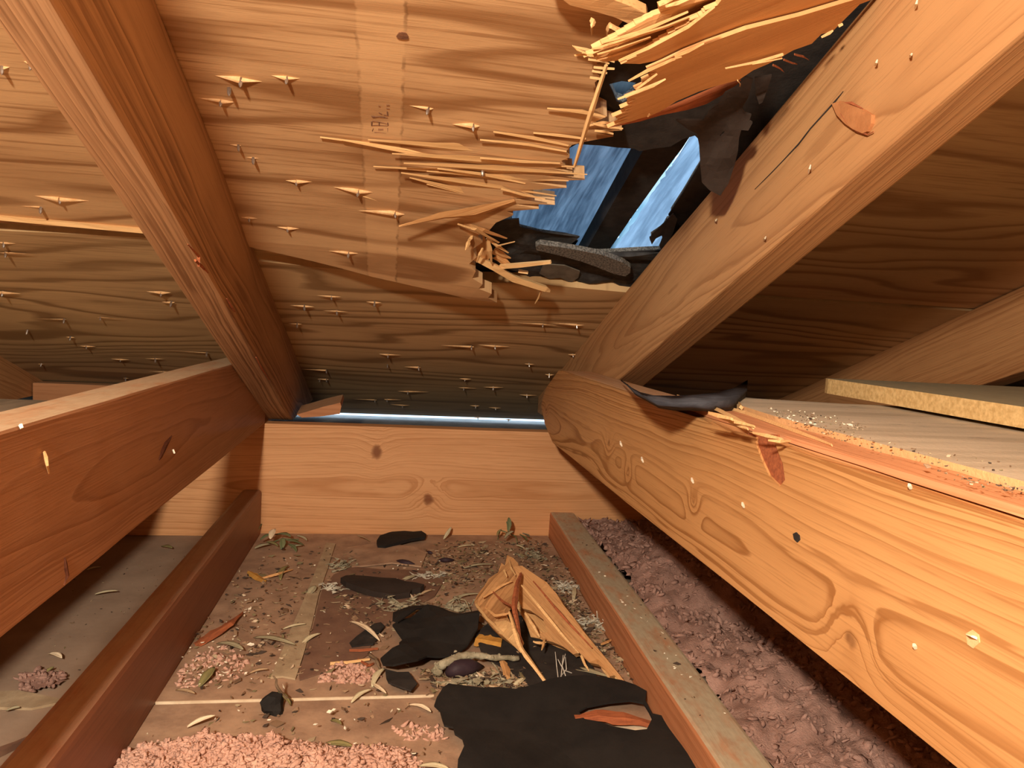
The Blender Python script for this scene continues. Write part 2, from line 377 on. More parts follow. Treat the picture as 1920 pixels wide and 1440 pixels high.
def tarp_mat(name, tint, edge):
    s = NB(name); co = s.coord(); wv = s.noise(s.scl(co, (260, 18, 1)), 1, 4, .6); bl = s.noise(s.scl(co, (60, 9, 1)), 1, 3)
    c = s.mix(s.step(s.ma('MULTIPLY', s.ma('ADD', wv, bl), .5), .33, .68), tint, edge)
    tr = s.new('ShaderNodeBsdfTranslucent'); s.L(c, tr.inputs[0]); df = s.new('ShaderNodeBsdfDiffuse'); s.L(c, df.inputs[0])
    mx = s.new('ShaderNodeMixShader'); mx.inputs[0].default_value = .2; s.L(tr.outputs[0], mx.inputs[1]); s.L(df.outputs[0], mx.inputs[2])
    s.L(mx.outputs[0], s.n['Material Output'].inputs[0]); return s.m
M_TARP1 = tarp_mat('dim_blue_tarp', (.20, .245, .29), (.44, .50, .55)); M_TARP2 = tarp_mat('light_blue_tarp', (.44, .51, .57), (.70, .78, .84))  # darker tint of the left tarp holds daylight lost in its two layers
M_HEM = tarp_mat('tarp_hem', (.60, .80, .85), (.95, 1.0, 1.0))
M_WALL = plain('attic_back_wood', (.36, .19, .085), (.24, .12, .05), 8, .9, 0)

# ------------------------------------------------------------------ the setting: floor, back of the attic, roof
def box(a, b):
    (x0, y0, z0), (x1, y1, z1) = a, b
    v = [(x, y, z) for x in (x0, x1) for y in (y0, y1) for z in (z0, z1)]
    return v, [[0, 1, 3, 2], [4, 6, 7, 5], [0, 4, 5, 1], [2, 3, 7, 6], [0, 2, 6, 4], [1, 5, 7, 3]]
def simple(name, a, b, mat, parent=None): return mk(name, *box(a, b), mat, parent)
floor = tag(simple('floor', (-2.4, -4.6, -.05), (2.4, 1.44, 0), M_DRYG), 'dusty brown attic floor between the joists', kind='structure')
# roof (named ceiling): an Empty that carries the plywood sheets and the nail tips
ceil = bpy.data.objects.new('ceiling', None); put(ceil, None, ROOF.copy()); tag(ceil, 'underside of the plywood roof deck with nail tips coming through', kind='structure')
tag(simple('wall_back', (-2.4, -4.65, 0), (2.4, -4.6, 2.2), M_WALL), kind='structure')
tag(simple('wall_left', (-2.45, -4.65, 0), (-2.4, 1.9, 2.2), M_WALL), kind='structure')
tag(simple('wall_right', (2.4, -4.65, 0), (2.45, 1.9, 2.2), M_WALL), kind='structure')
RIDGE = -1.7
v, f = box((-2.4, 0, 0), (2.4, 3.2, .012)); bk = Matrix(((1, 0, 0, 0), (0, -CS, -SN, RIDGE), (0, -SN, CS, ZR - TS * RIDGE), (0, 0, 0, 1)))
back = mk('ceiling_back', v, f, M_WALL, None, bk); tag(back, kind='structure')

# plywood sheets in roof coordinates (u along the eave, v down the slope)
def roofsheet(name, outline, thick, w0, mat, parent=ceil, space=None, bulge=None, frame=ROOF, holes=()):
    fn = lambda u, v, w: V3((u, v, w0 + w + (bulge(u, v) if bulge else 0)))
    V, F = slab(outline, thick, fn, holes, space); return mk(name, V, F, mat, parent, frame)
EDGE_PX = [(1215, -60), (1195, -20), (1178, 22), (1150, 55), (1128, 88), (1122, 100), (1132, 108), (1118, 114), (1138, 122), (1117, 131), (1126, 140), (1115, 150), (1121, 178), (1113, 200), (1138, 213), (1116, 222), (1166, 240), (1112, 240), (1150, 250), (1098, 257),
           (1072, 262), (1060, 274), (1068, 284), (1052, 290), (1060, 301), (1036, 303), (1073, 313), (1020, 316), (1096, 327), (990, 326), (1062, 339), (975, 341), (1000, 352), (960, 354), (1040, 367), (955, 362), (1010, 372), (950, 375), (962, 381), (930, 393), (918, 405), (896, 414),
           (905, 424), (886, 436), (894, 447), (880, 458), (892, 470), (886, 482), (905, 492), (898, 500), (922, 510), (915, 518), (932, 528)]
LOW_PX = [(880, 522), (820, 512), (760, 505), (700, 497), (640, 484), (590, 473), (540, 462), (480, 449)]
uvE = [roof_uv(*p) for p in EDGE_PX]; uvL = [roof_uv(*p) for p in LOW_PX]
vS = roof_uv(1170, 540)[1]
outA = [(-1.24, .768), (-1.24, -.43), (.262, -.43), (.262, .33), (.21, .345)] + uvE + uvL + [(-.17, .744), (-.30, .752)]
def bulgeA(u, v):                                        # the sheet sags where it broke
    d = math.exp(-((u - .085) / .10) ** 2) * max(0, min(1, (v - .50) / .28)) * (1 if u < .2 else 0)
    return -.013 * d - .0085 * max(0, min(1, (v - .60) / .14)) ** 1.5 * (1 if -.16 < u < .2 else .2) - .002 * math.exp(-((u - .1) / .05) ** 2)
sheetA = roofsheet('plywood_sheet', outA, .012, 0, M_PLY_A, space=.02, bulge=bulgeA)
sheetA['label'] = 'upper plywood sheet broken through at its right side'
roofsheet('plywood_sheet', [(.264, -.43), (1.22, -.43), (1.22, vS - .004), (.264, vS - .004)], .012, 0, M_PLY_C)
lowtop = [roof_uv(*p) for p in [(1178, 546), (1090, 538), (1000, 529), (900, 527), (800, 518), (700, 506), (600, 499), (485, 487)]]
outB = [(-.9, .800), (-.9, 1.475), (1.0, 1.475), (1.0, vS)] + [(.30, vS + .001)] + lowtop + [(-.17, .762), (-.30, .766)]
sheetB = roofsheet('plywood_sheet', outB, .012, -.0015, M_PLY_B, space=.04)
o = roofsheet('inner_ply', [roof_uv(*p) for p in [(440, 425), (560, 445), (720, 490), (760, 520), (640, 520), (440, 500)]], .004, .006, M_PLY_B, sheetB)
sheetB['label'] = 'lower plywood sheet running down to the eave'
for u0 in (-2.4, 1.003): roofsheet('plywood_sheet', [(u0, vS + .01), (u0 + 1.4 if u0 > 0 else -.903, vS + .01), (u0 + 1.4 if u0 > 0 else -.903, 1.475), (u0, 1.475)], .012, 0, M_PLY_C)
for u0, u1 in ((-2.4, -1.243), (1.223, 2.4)): roofsheet('plywood_sheet', [(u0, -.43), (u1, -.43), (u1, vS + .008), (u0, vS + .008)], .012, 0, M_PLY_C)
for u0, u1 in ((-2.4, -.6), (-.597, .9), (.903, 2.4)): roofsheet('plywood_sheet', [(u0, -1.83), (u1, -1.83), (u1, -.433), (u0, -.433)], .012, 0, M_PLY_C)

tag(simple('soffit_panel', (-2.39, YH + .03, .096), (2.39, 1.425, .1085), plain('pale_soffit', (.36, .35, .33), (.26, .25, .23), 30)), kind='structure').name = 'trim_1'
# the pale edge of the lower sheet that shows left of the left rafter
a, b = roof(-60, 403, -.004), roof(274, 433, -.004)
V, F = blade([a, a.lerp(b, .3), a.lerp(b, .65), b], [pxw(a, 9), pxw(a, 10), pxw(a, 11), pxw(a, 11)], .004, -NRM)
o = mk('torn_edge_strip', V, F, M_SPL, ceil); o['label'] = 'pale torn edge of the lower sheet left of the left rafter'

# splinters standing off the torn edge of the upper sheet: (photo points, widths in photo pixels, depth under the deck)
def sp(name, px, wd, off=-.004, thick=.0014, mat=None, parent=None, jag=.12, offs=None):
    P = [roof(x, y, (offs[i] if offs else off)) for i, (x, y) in enumerate(px)]
    W = [pxw(p, q * (1.35 if parent is not None else 1)) for p, q in zip(P, wd)]
    n = 4; P2 = []; W2 = []
    for i in range(len(P) - 1):
        for k in range(n): P2.append(P[i].lerp(P[i + 1], k / n)); W2.append(W[i] + (W[i + 1] - W[i]) * k / n)
    P2.append(P[-1]); W2.append(W[-1])
    V, F = blade(P2, W2, thick, -NRM, jag)
    ax = (P[-1] - P[0]).normalized(); yy = (-NRM).cross(ax).normalized(); fr = Matrix((ax, yy, ax.cross(yy))).transposed().to_4x4(); fr.translation = P[0]
    inv = fr.inverted(); return mk(name, [inv @ q for q in V], F, mat or M_SPL, parent, fr)
for px, wd, off in [
    ([(690, 262), (850, 276), (1064, 299)], [3, 20, 4], -.003), ([(735, 288), (900, 300), (1076, 313)], [3, 20, 5], -.005), ([(757, 306), (930, 316), (1101, 327)], [4, 17, 2], -.007), ([(700, 312), (850, 322), (985, 337)], [2, 15, 3], -.004),
    ([(800, 321), (950, 333), (1066, 339)], [3, 15, 2], -.006), ([(752, 324), (880, 343), (1043, 367)], [3, 16, 2], -.007), ([(940, 354), (980, 365), (1022, 373)], [4, 6, 1.5], -.010), ([(820, 352), (890, 362), (1000, 371)], [3, 13, 4], -.004),
    ([(768, 333), (860, 357), (945, 380)], [3, 16, 6], -.006), ([(720, 352), (800, 372), (905, 398)], [2, 13, 4], -.003),
    ([(1026, 203), (1090, 210), (1135, 219)], [3, 11, 4], -.005), ([(1000, 249), (1050, 254), (1098, 260)], [3, 7, 4], -.005),
    ([(925, 247), (1000, 259), (1066, 273)], [3, 10, 4], -.005), ([(900, 262), (990, 271), (1062, 284)], [3, 8, 3], -.006), ([(600, 257), (700, 270), (820, 290)], [2, 6, 2], -.002), ([(680, 368), (720, 378), (765, 386)], [2, 8, 2], -.004),
    ([(1075, 87), (1100, 93), (1128, 101)], [2, 5, 4], -.006), ([(1104, 103), (1130, 108), (1152, 116)], [6, 6, 3], -.007), ([(1103, 111), (1125, 113), (1142, 119)], [5, 6, 3], -.007),
    ([(1113, 126), (1133, 128), (1152, 129)], [4, 5, 3], -.007), ([(1110, 133), (1125, 135), (1138, 137)], [4, 5, 3], -.007), ([(1106, 145), (1120, 147), (1132, 149)], [4, 5, 3], -.007),
    ([(1112, 232), (1140, 238), (1168, 241)], [4, 7, 2], -.006), ([(1115, 245), (1135, 247), (1150, 251)], [4, 5, 2], -.006), ([(1100, 236), (1130, 230), (1158, 232)], [4, 8, 3], -.004),
    ([(900, 296), (980, 303), (1050, 306)], [3, 9, 3], -.007), ([(820, 316), (900, 326), (985, 344)], [3, 9, 3], -.007), ([(800, 345), (870, 362), (930, 384)], [2, 7, 4], -.006), ([(640, 262), (760, 285), (880, 300)], [2, 7, 2], -.003)]:
    sp('splinter', px, wd, off, parent=sheetA)
# crumpled cluster at the lower corner of the hole
for px, wd, offs, m in [
    ([(862, 415), (905, 432), (950, 447)], [5, 13, 4], (-.010, -.014, -.010), M_SPL2), ([(858, 420), (890, 430), (935, 455)], [4, 9, 4], (-.014, -.018, -.012), M_SPL), ([(885, 440), (880, 452), (873, 469)], [3, 9, 2], (-.012, -.02, -.026), M_SPL),
    ([(898, 440), (905, 470), (908, 492)], [14, 22, 10], (-.006, -.010, -.012), M_SPL2), ([(915, 445), (918, 470), (922, 495)], [4, 7, 2], (-.012, -.016, -.018), M_SPL), ([(912, 447), (935, 463), (953, 474)], [4, 8, 3], (-.010, -.013, -.013), M_SPL),
    ([(925, 470), (945, 480), (958, 484)], [20, 18, 4], (-.006, -.010, -.012), M_SPL2), ([(905, 465), (899, 478), (894, 492)], [3, 5, 1.5], (-.016, -.02, -.022), M_SPL), ([(930, 480), (950, 494), (966, 500)], [16, 14, 4], (-.008, -.012, -.014), M_SPL2)]:
    sp('splinter', px, wd, parent=sheetA, mat=m, offs=offs)
def loose(name, label, px, wd, offs, mat=None, thick=.003):
    P = [roof(x, y, offs[i]) for i, (x, y) in enumerate(px)]
    return tag(sp(name, px, wd, mat=mat, offs=offs, thick=thick), label, 'splinter')
loose('wood_splinter', 'thin straight splinter hanging across the left edge of the roof hole', [(1137, 122), (1110, 205), (1077, 312)], [7, 11, 6], (-.012, -.022, -.030))
loose('wood_splinter', 'broad pointed splinter lying crosswise below the row of torn splinters', [(748, 424), (830, 404), (890, 397), (965, 375)], [2, 26, 38, 8], (-.020, -.017, -.014, -.010), M_SPL2)
loose('wood_splinter', 'thick pale splinter sloping down to the seam under the hole', [(872, 473), (925, 500), (962, 522), (1022, 541), (1031, 545)], [13, 17, 17, 14, 3], (-.012, -.016, -.018, -.018, -.018), thick=.006)
loose('wood_splinter', 'pale yellow splinter pointing right under the roof hole', [(938, 500), (975, 497), (1033, 491)], [9, 9, 6], (-.014, -.018, -.022), thick=.004)
loose('wood_splinter', 'small splinter dangling from the tip of the thick pale splinter', [(1015, 542), (1011, 556), (1003, 569)], [3, 4.5, 1.5], (-.018, -.020, -.022))
loose('wood_splinter', 'hair-thin splinter sticking out over the black shingle edge', [(932, 461), (965, 453)], [2.5, 1.8], (-.014, -.02), thick=.001)
loose('wood_splinter', 'short stubby splinter below the pale yellow splinter', [(972, 508), (990, 511)], [4, 3.5], (-.016, -.017))

# nail tips pushed through the deck, each with the chips it lifted: (x, y, left chip px, right chip px, lift)
NAILS = [(452, 147, 50, 32, 1.2), (538, 145, 32, 26, .8), (415, 188, 42, 24, .8), (447, 272, 14, 5, .5), (475, 295, 16, 12, .4), (556, 335, 18, 30, .9), (468, 397, 18, 18, .6), (540, 414, 22, 28, .8), (655, 453, 32, 26, .9), (673, 350, 42, 34, 1.2),
         (742, 385, 60, 26, 1.0), (887, 228, 46, 14, 1.0), (803, 200, 40, 10, .7), (113, 370, 50, 42, 1.1), (77, 386, 30, 5, .3), (4, 125, 20, 16, 1.2), (60, 116, 16, 14, 1.0), (12, 468, 16, 60, .2), (8, 452, 14, 18, .5), (6, 542, 20, 24, .8),
         (303, 542, 22, 18, .9), (322, 561, 16, 7, .7), (121, 594, 55, 4, .2), (189, 590, 5, 40, .1), (133, 627, 7, 8, .6), (163, 644, 14, 14, .7), (226, 669, 14, 14, .6), (292, 668, 16, 18, .4), (78, 678, 6, 5, .4), (307, 693, 25, 24, .4), (388, 657, 90, 4, .2), (52, 615, 4, 3, .3), (236, 705, 5, 6, .3),
         (622, 550, 24, 16, .6), (571, 568, 22, 16, .8), (632, 578, 24, 18, .4), (558, 602, 14, 10, .5), (703, 561, 14, 14, .7), (728, 660, 17, 28, .7), (727, 680, 3, 3, .2), (785, 684, 26, 4, .8), (884, 645, 56, 6, .8), (928, 644, 28, 28, .7), (1081, 604, 42, 14, .6), (1018, 603, 58, 34, .4),
         (872, 706, 12, 12, .7), (870, 723, 14, 30, .5), (925, 722, 20, 20, .6), (992, 678, 11, 10, .6), (1030, 698, 10, 8, .9), (1074, 660, 10, 14, .6), (988, 737, 14, 20, .6), (892, 757, 11, 8, .9), (929, 761, 14, 10, .6), (896, 779, 14, 8, .4), (953, 783, 10, 9, .7), (765, 730, 22, 32, .6), (703, 746, 40, 4, .5), (726, 745, 7, 34, .6),
         (755, 756, 22, 14, .5), (612, 690, 44, 3, .6), (612, 707, 14, 4, .6), (600, 707, 4, 4, .3), (430, 165, 3, 3, .1), (905, 305, 3, 3, .1)]
cm_nail = bpy.data.meshes.new('nail_tip'); NV, NF = tube([(0, 0, .002), (0, 0, -.0055), (0, 0, -.0085), (0, 0, -.0105)], [.0013, .0013, .0010, .0002], 7); cm_nail.from_pydata([(a, b, c * .55) for a, b, c in NV], [], NF); cm_nail.materials.append(M_NAIL)
for (x, y, l, r, lf) in NAILS:
    p = roof(x, y); s = pxw(p, 1); low = (p.y / CS) > vS or False
    base = p - NRM * (.0035 if p.y / CS > vS - .01 else 0) + NRM * bulgeA(p.x, p.y / CS) * (0 if p.y / CS > vS - .01 else 1)
    fr = Matrix.Translation(base) @ ROOF.to_3x3().to_4x4() @ Matrix.Rotation(random.uniform(-.12, .12), 4, 'X') @ Matrix.Rotation(random.uniform(-.15, .15), 4, 'Y') @ Matrix.Scale(random.uniform(.7, 1.1), 4)
    n = put(bpy.data.objects.new('nail_tip', cm_nail), ceil, fr)
    for sx, ln in ((-1, l), (1, r)):
        if ln < 4: continue
        L = ln * s; h = .0026 * lf; wd = min(.0022, L * .085) + .0005; L *= random.uniform(.8, 1.25); k = random.uniform(.8, 1.2); tw = random.uniform(-.12, .12)
        q = lambda a, b, c: (sx * L * a, b * wd * k + tw * L * a, -c * h * k)
        V = [q(1, 0, 0), q(.45, .6, .30), q(.45, -.6, .34), q(.03, .75, .65), q(.03, -.8, .9), q(.06, 0, 1.0), q(.5, .0, .52), q(.0, .9, -.2), q(.0, -.9, -.2)]
        F = [[0, 1, 6], [0, 6, 2], [1, 3, 5, 6], [6, 5, 4, 2], [0, 2, 8], [2, 4, 8], [0, 7, 1], [1, 7, 3], [3, 7, 8, 4], [3, 4, 5], [0, 8, 7]]
        mk('wood_chip', V, F, M_CHIP, n, Matrix.Translation(base) @ ROOF.to_3x3().to_4x4())
# small open knot in the upper sheet
p = roof_uv(755, 66); V, F = slab([(p[0] + .0032 * math.cos(t) * (1 + .2 * math.sin(3 * t)), p[1] + .0034 * math.sin(t) * (1 + .2 * math.cos(2 * t))) for t in [i * .57 for i in range(11)]], .001, lambda u, v, w: V3((u, v, -.0007 + w)))
mk('knot', V, F, plain('dark_knot', (.12, .05, .025), (.22, .10, .05), 300), sheetA, ROOF)['label'] = 'small dark knot'
# ink stamp on the pale band of the upper sheet: the few strokes that can still be read
def stroke(px, wd):
    return blade([roof(x, y, -.0011) for x, y in px], [pxw(roof(*px[0]), wd)] * len(px), .0003, -NRM)
A = Acc()
for px, wd in [([(698, 220), (710, 219), (722, 220)], 4), ([(696, 218), (727, 221)], 2.2), ([(726, 209), (727, 217)], 2.4), ([(719, 215), (728, 217)], 2), ([(710, 211), (716, 214)], 1.6), ([(709, 198), (713, 199)], 1.4), ([(724, 197), (730, 197)], 1.3), ([(724, 203), (730, 204)], 1.3),
               ([(697, 228), (697, 236)], 2.4), ([(711, 229), (711, 236)], 2.0), ([(698, 227), (712, 229), (728, 233)], 1.7), ([(698, 235), (712, 235), (728, 236)], 1.9), ([(727, 230), (728, 236)], 2), ([(709, 242), (719, 242)], 1.8), ([(709, 244), (719, 244)], 1.2), ([(702, 248), (712, 248), (724, 250)], 1.6), ([(700, 241), (698, 246)], 1.4), ([(727, 240), (727, 247)], 1.4), ([(727, 255), (728, 268)], 1.2), ([(710, 266), (726, 267)], 1.1)]:
    A.add(*stroke(px, wd))
A.build('ink_stamp', plain('faded_ink', (.16, .075, .045), (.24, .12, .065), 200, .9, 0), sheetA)['label'] = 'faded dark ink stamp on the pale band'

# ------------------------------------------------------------------ header, rafters, truss chords, floor joists
hd = tag(timber('header_board', (-.7, YH + .013, .0752), (.7, YH + .013, .0752), (0, 0, 1), .026, .1504, M_HEAD, seed=3), 'wide bright pine header board closing the low end under the roof deck', 'board')
UPZ = NRM; DW = .0875
def rafter(x, wid, label, mat, y0, y1, cuts, shift, name='rafter'):
    a = V3((x, y0, ZR - TS * y0)) - NRM * (DW / 2 + .0005); bb = V3((x, y1, ZR - TS * y1)) - NRM * (DW / 2 + .0005)
    return tag(timber(name, a, bb, NRM, wid, DW, mat, cuts=cuts, shift=shift, seed=x * 9, segs=60), label, 'rafter')
rl = rafter(XL - .0135, .027, 'left rafter running down the roof deck, darker inner face in shade', M_RAFL, -1.2, 1.5, [((0, 0, .1512), (0, 0, -1))],
       lambda t, y, z: (0, .010 * (t * 2.55 - 1.7) if y > 0 else 0, 0))
rr = rafter(XR + .0145, .029, 'right rafter with a chipped knot and a long crack, beside the roof hole', M_RAFR, -1.2, 1.44, [((0, 1.22, 0), (0, 1, 0)), ((0, 0, .1512), (0, 0, -1))],
       lambda t, y, z: (0, -.024 * max(-.6, (t * 2.5 - 1.62)) if y < 0 else 0, 0))
# right rafter knot, and a crack whose inner shade is a black strip
P = [atx(x, y, XR - .0004) for x, y in [(1581, 171), (1566, 190), (1545, 213), (1520, 240), (1497, 270), (1470, 299), (1445, 325), (1415, 355)]]
V, F = blade(P, [pxw(q, k) for q, k in zip(P, (1, 4, 3.5, 3.5, 3, 2.5, 2, .8))], .0006, (-1, 0, 0), .3)
mk('crack', V, F, M_FELT, rr)['label'] = 'long dark crack'
kp = [(1566, 195), (1582, 190), (1600, 197), (1622, 205), (1641, 216), (1640, 232), (1633, 247), (1624, 251), (1606, 243), (1590, 232), (1575, 216)]
def plate_x(px, x, thick): 
    P = [atx(a, b, x) for a, b in px]; return slab([(q.y, q.z) for q in P], thick, lambda u, v, w: V3((x - w, u, v)))
V, F = plate_x(kp, XR, .0022); mk('knot', V, F, plain('knot_wood', (.50, .22, .085), (.36, .14, .05), 50), rr)['label'] = 'chipped oval knot standing proud'
P = [atx(x, y, XR - .0016) for x, y in [(1569, 197), (1580, 215), (1592, 234), (1607, 245), (1626, 253), (1638, 247)]]
V, F = blade(P, [pxw(q, k) for q, k in zip(P, (3, 8, 7, 5, 3, 2))], .0012, (-1, 0, 0), .3); mk('crack', V, F, M_RED, rr)
P = [atx(x, y, XR - .0016) for x, y in [(1575, 194), (1596, 194), (1618, 204)]]
V, F = blade(P, [pxw(q, k) for q, k in zip(P, (3, 6, 2))], .0012, (-1, 0, 0), .3); mk('crack', V, F, M_RED, rr)
for k, (px, py, l) in enumerate([(1718, 8, 16), (1643, 118, 12), (1708, 103, 6), (1518, 317, 16), (1342, 413, 5), (1434, 447, 7)]):
    P = [atx(px + 2, py - l / 2, XR - .001), atx(px, py, XR - .004), atx(px - 2, py + l / 2, XR - .001)]
    V, F = blade(P, [pxw(P[0], 1.5), pxw(P[0], 5), pxw(P[0], 1.5)], .001, (-1, 0, 0)); mk('wood_chip', V, F, M_FLECK, rr)
# roughly broken corner of the left rafter
for px, wd in [([(352, 458), (372, 480), (372, 500)], (2, 9, 4)), ([(366, 488), (380, 500), (390, 512)], (6, 9, 2)), ([(425, 560), (432, 572), (440, 585)], (2, 4, 1)), ([(480, 670), (490, 690), (505, 712)], (2, 5, 2))]:
    P = [atx(x, y, XL + .0008) for x, y in px]; V, F = blade(P, [pxw(q, k) for q, k in zip(P, wd)], .002, (1, 0, 0), .3); mk('torn_fibre', V, F, M_RED, rl)

# left truss chord (dusty 2x4 on edge)
chl = tag(timber('truss_chord', (-.177, -1.2, .1955), (-.177, 1.2, .1955), (0, 0, 1), .029, .0905, M_CHL, cuts=[((0, 1.0, 0), (0, 1, 0))], seed=5, segs=50), 'left truss chord with a brightly lit dusty top edge', 'joist')
def flake_x(px, wd, x, d, mat, parent, side):
    P = [atx(a, b, x + side * k) for (a, b), k in zip(px, d)]; V, F = blade(P, [pxw(q, k) for q, k in zip(P, wd)], .0015, (side, 0, 0), .2); return mk('wood_chip', V, F, mat, parent)
flake_x([(83, 847), (86, 858), (88, 872), (92, 888)], (4, 9, 7, 2), -.1625, (.001, .004, .004, .001), M_SPL, chl, 1)
flake_x([(324, 843), (327, 850)], (4, 3), -.1625, (.001, .002), M_FLECK, chl, 1); flake_x([(38, 796), (41, 803)], (6, 4), -.1625, (.001, .002), M_FLECK, chl, 1)
M_DKN = plain('dark_knot_wood', (.07, .022, .012), (.16, .055, .025), 90)
flake_x([(121, 1046), (123, 1062), (126, 1080), (119, 1098)], (4, 16, 18, 3), -.1625, (.0002,) * 4, M_DKN, chl, 1)
flake_x([(322, 818), (310, 836), (303, 852), (298, 862)], (5, 20, 20, 5), -.1625, (.0002,) * 4, M_DKN, chl, 1)

# right truss chord: core, split-off face, torn pocket, split strip on top
chr_ = thing('truss_chord', 'right truss chord of orange pine with a split face and splintered top edge', 'joist', (.22, .4, JB))
core_cut = [((0, .985, 0), (0, 1, 0)), ((0, .89, JT), (0, .04, .098)), ((0, .985, JB + .036), (0, .04, -.07))]
gap = lambda y: max(0, .36 - y) * .010
timber('core', (.2227, -1.2, (JT + JB) / 2), (.2227, 1.05, (JT + JB) / 2), (0, 0, 1), .0355, JT - JB, M_BODY, chr_, cuts=core_cut, seed=8, segs=60, bev=.001, shift=lambda t, y, z: (0, -gap(t * 2.25 - 1.2) if y > 0 else 0, 0))
top = [(-1.2, JT - .001)] + [(y, JT - .001 + .0006 * math.sin(y * 70)) for y in [-.6, -.2, 0, .1, .2, .28, .33]]
notch = [atx(*q, .199) for q in [(1453, 829), (1458, 845), (1468, 870), (1472, 900), (1462, 912), (1442, 892), (1427, 860), (1417, 832), (1418, 820)]]
top += [(q.y, q.z) for q in notch] + [(.42, JT - .003), (.47, JT - .001), (.55, JT - .002), (.6, JT), (.7, JT), (.8, JT), (.89, JT), (.955, JT - .026), (.978, JT - .042), (.986, JB + .036), (.955, JB + .016), (.90, JB)]
out = top + [(y, JB + .0005 * math.sin(y * 50)) for y in [.8, .7, .6, .5, .4, .3, .2, .1, 0, -.3]] + [(-1.2, JB)]
FX = Matrix(((0, 0, -1, .2043), (1, 0, 0, 0), (0, 1, 0, (JT + JB) / 2), (0, 0, 0, 1)))      # local x = world y, local y = up, local z = toward -X
V, F = slab([(q[0], q[1] - (JT + JB) / 2) for q in out], .0053, lambda u, v, w: V3((u, v, w)))
M_FACE = lumber('right_chord_face_pine', (.60, .315, .12), (.29, .115, .03), 6.6, 330, (-.006, -.032), .013, 1.0, knots=[(.285, -.028, 0, .006), (.60, -.018, 0, .0045), (.66, -.005, 0, .005), (.46, -.012, 0, .004), (.95, -.01, 0, .004)], tilt=.02)
face = mk('split_face', V, F, M_FACE, chr_, FX)
V, F = plate_x([(1405, 812), (1462, 815), (1485, 925), (1440, 925)], .2014, .0011); mk('torn_pocket', V, F, M_RED, chr_)['label'] = 'dark red torn pocket around a lost knot'
V, F = plate_x([(1488, 1001), (1494, 998), (1500, 1004), (1501, 1012), (1496, 1017), (1490, 1011)], .199, .0005); mk('knot_hole', V, F, M_FELT, chr_)['label'] = 'small black hole'  # flat black plate; the hole's inner shade is put into its colour
V, F = plate_x([(1812, 1188), (1824, 1181), (1836, 1190), (1838, 1205), (1826, 1216), (1815, 1208)], .199, .0003); mk('nail_dent', V, F, M_CHIP, chr_)
flake_x([(1814, 1190), (1824, 1193), (1832, 1197)], (1.5, 4, 1.5), .199, (.0005, .002, .0008), M_FLECK, chr_, -1)
for px, py in [(1163, 832), (1203, 862), (1297, 901), (1392, 947), (1705, 912), (1714, 1212)]: flake_x([(px, py - 5), (px + 1, py), (px + 3, py + 5)], (2, 5, 2), .199, (.0004, .0018, .0004), M_FLECK, chr_, -1)
# strip split off the top
A = Acc(); st = []
for i in range(40):
    y = -.5 + i * .0265; g = .0052 + .0012 * noise.noise(V3((y * 30, 0, 0))); st.append((y, .199 + max(g, .0042), .2285 + .0015 * noise.noise(V3((y * 20, 4, 0)))))
L = [(a_, b_) for b_, a_, c_ in st] + [(c_, b_) for b_, a_, c_ in reversed(st)]
V, F = slab(L, .0032, lambda u, v, w: V3((u, v, JT + .0002 + w + .0008 * noise.noise(V3((u * 200, v * 40, 0))))))
MSTRIP = lumber('split_strip_wood', (.70, .33, .16), (.45, .16, .06), 3.7, 380, (.02, .02), .01, .7)
mk('split_strip', [V3((q.y, -q.x + .21, q.z - JT)) for q in V], F, MSTRIP, chr_, Matrix(((0, -1, 0, .21), (1, 0, 0, 0), (0, 0, 1, JT), (0, 0, 0, 1))))['label'] = 'rough reddish strip split off along the top edge'
for px, wd, h in [([(1318, 760), (1345, 768), (1380, 785), (1412, 802)], (4, 12, 11, 5), .006), ([(1330, 775), (1350, 780), (1372, 786)], (7, 11, 6), .010), ([(1350, 783), (1375, 790), (1415, 800)], (4, 10, 3), .008), ([(1366, 790), (1390, 800), (1402, 804)], (3, 8, 3), .006),
                  ([(1382, 744), (1384, 755), (1390, 764)], (5, 8, 9), .006), ([(1335, 757), (1400, 775), (1500, 812), (1560, 835)], (4, 9, 10, 3), .004), ([(1412, 812), (1440, 818), (1468, 824)], (3, 8, 3), .004), ([(1440, 826), (1462, 828), (1482, 828)], (2, 6, 2), .003), ([(1270, 742), (1300, 752), (1330, 762)], (2, 5, 3), .003)]:
    P = [flr(x, y, JT + h) for x, y in px]; V, F = blade(P, [pxw(q, k) for q, k in zip(P, wd)], .003, (-.3, -.6, .7), .2); mk('splinter', V, F, M_SPL, chr_)
# black felt scrap draped over the chord under the right rafter
A = Acc(); N = 14
fp_top = [(1165, 712), (1185, 727), (1200, 735), (1225, 741), (1260, 742), (1300, 740), (1340, 736), (1375, 728), (1402, 712)]
fp_bot = [(1175, 722), (1193, 742), (1212, 752), (1235, 765), (1262, 770), (1300, 770), (1340, 772), (1378, 768), (1400, 750)]
V = []; 
for i, (t_, b_) in enumerate(zip(fp_top, fp_bot)):
    V += [flr(*t_, JT + .007 + .003 * (i % 2)), flr((t_[0] + b_[0]) / 2, (t_[1] + b_[1]) / 2, JT + .012), atx(*b_, .1965) if i < 6 else flr(*b_, JT + .004)]
n = len(fp_top); F = []
for i in range(n - 1):
    for k in range(2): F.append([i * 3 + k, i * 3 + k + 1, i * 3 + k + 4, i * 3 + k + 3])
o = tag(mk('felt_scrap', V, F, plain('dark_blue_felt', (.035, .034, .04), (.07, .07, .08), 60, .8), smooth=True), 'dark felt scrap draped over the right chord beneath the rafter', 'felt'); md = o.modifiers.new('thick', 'SOLIDIFY'); md.thickness = .0012

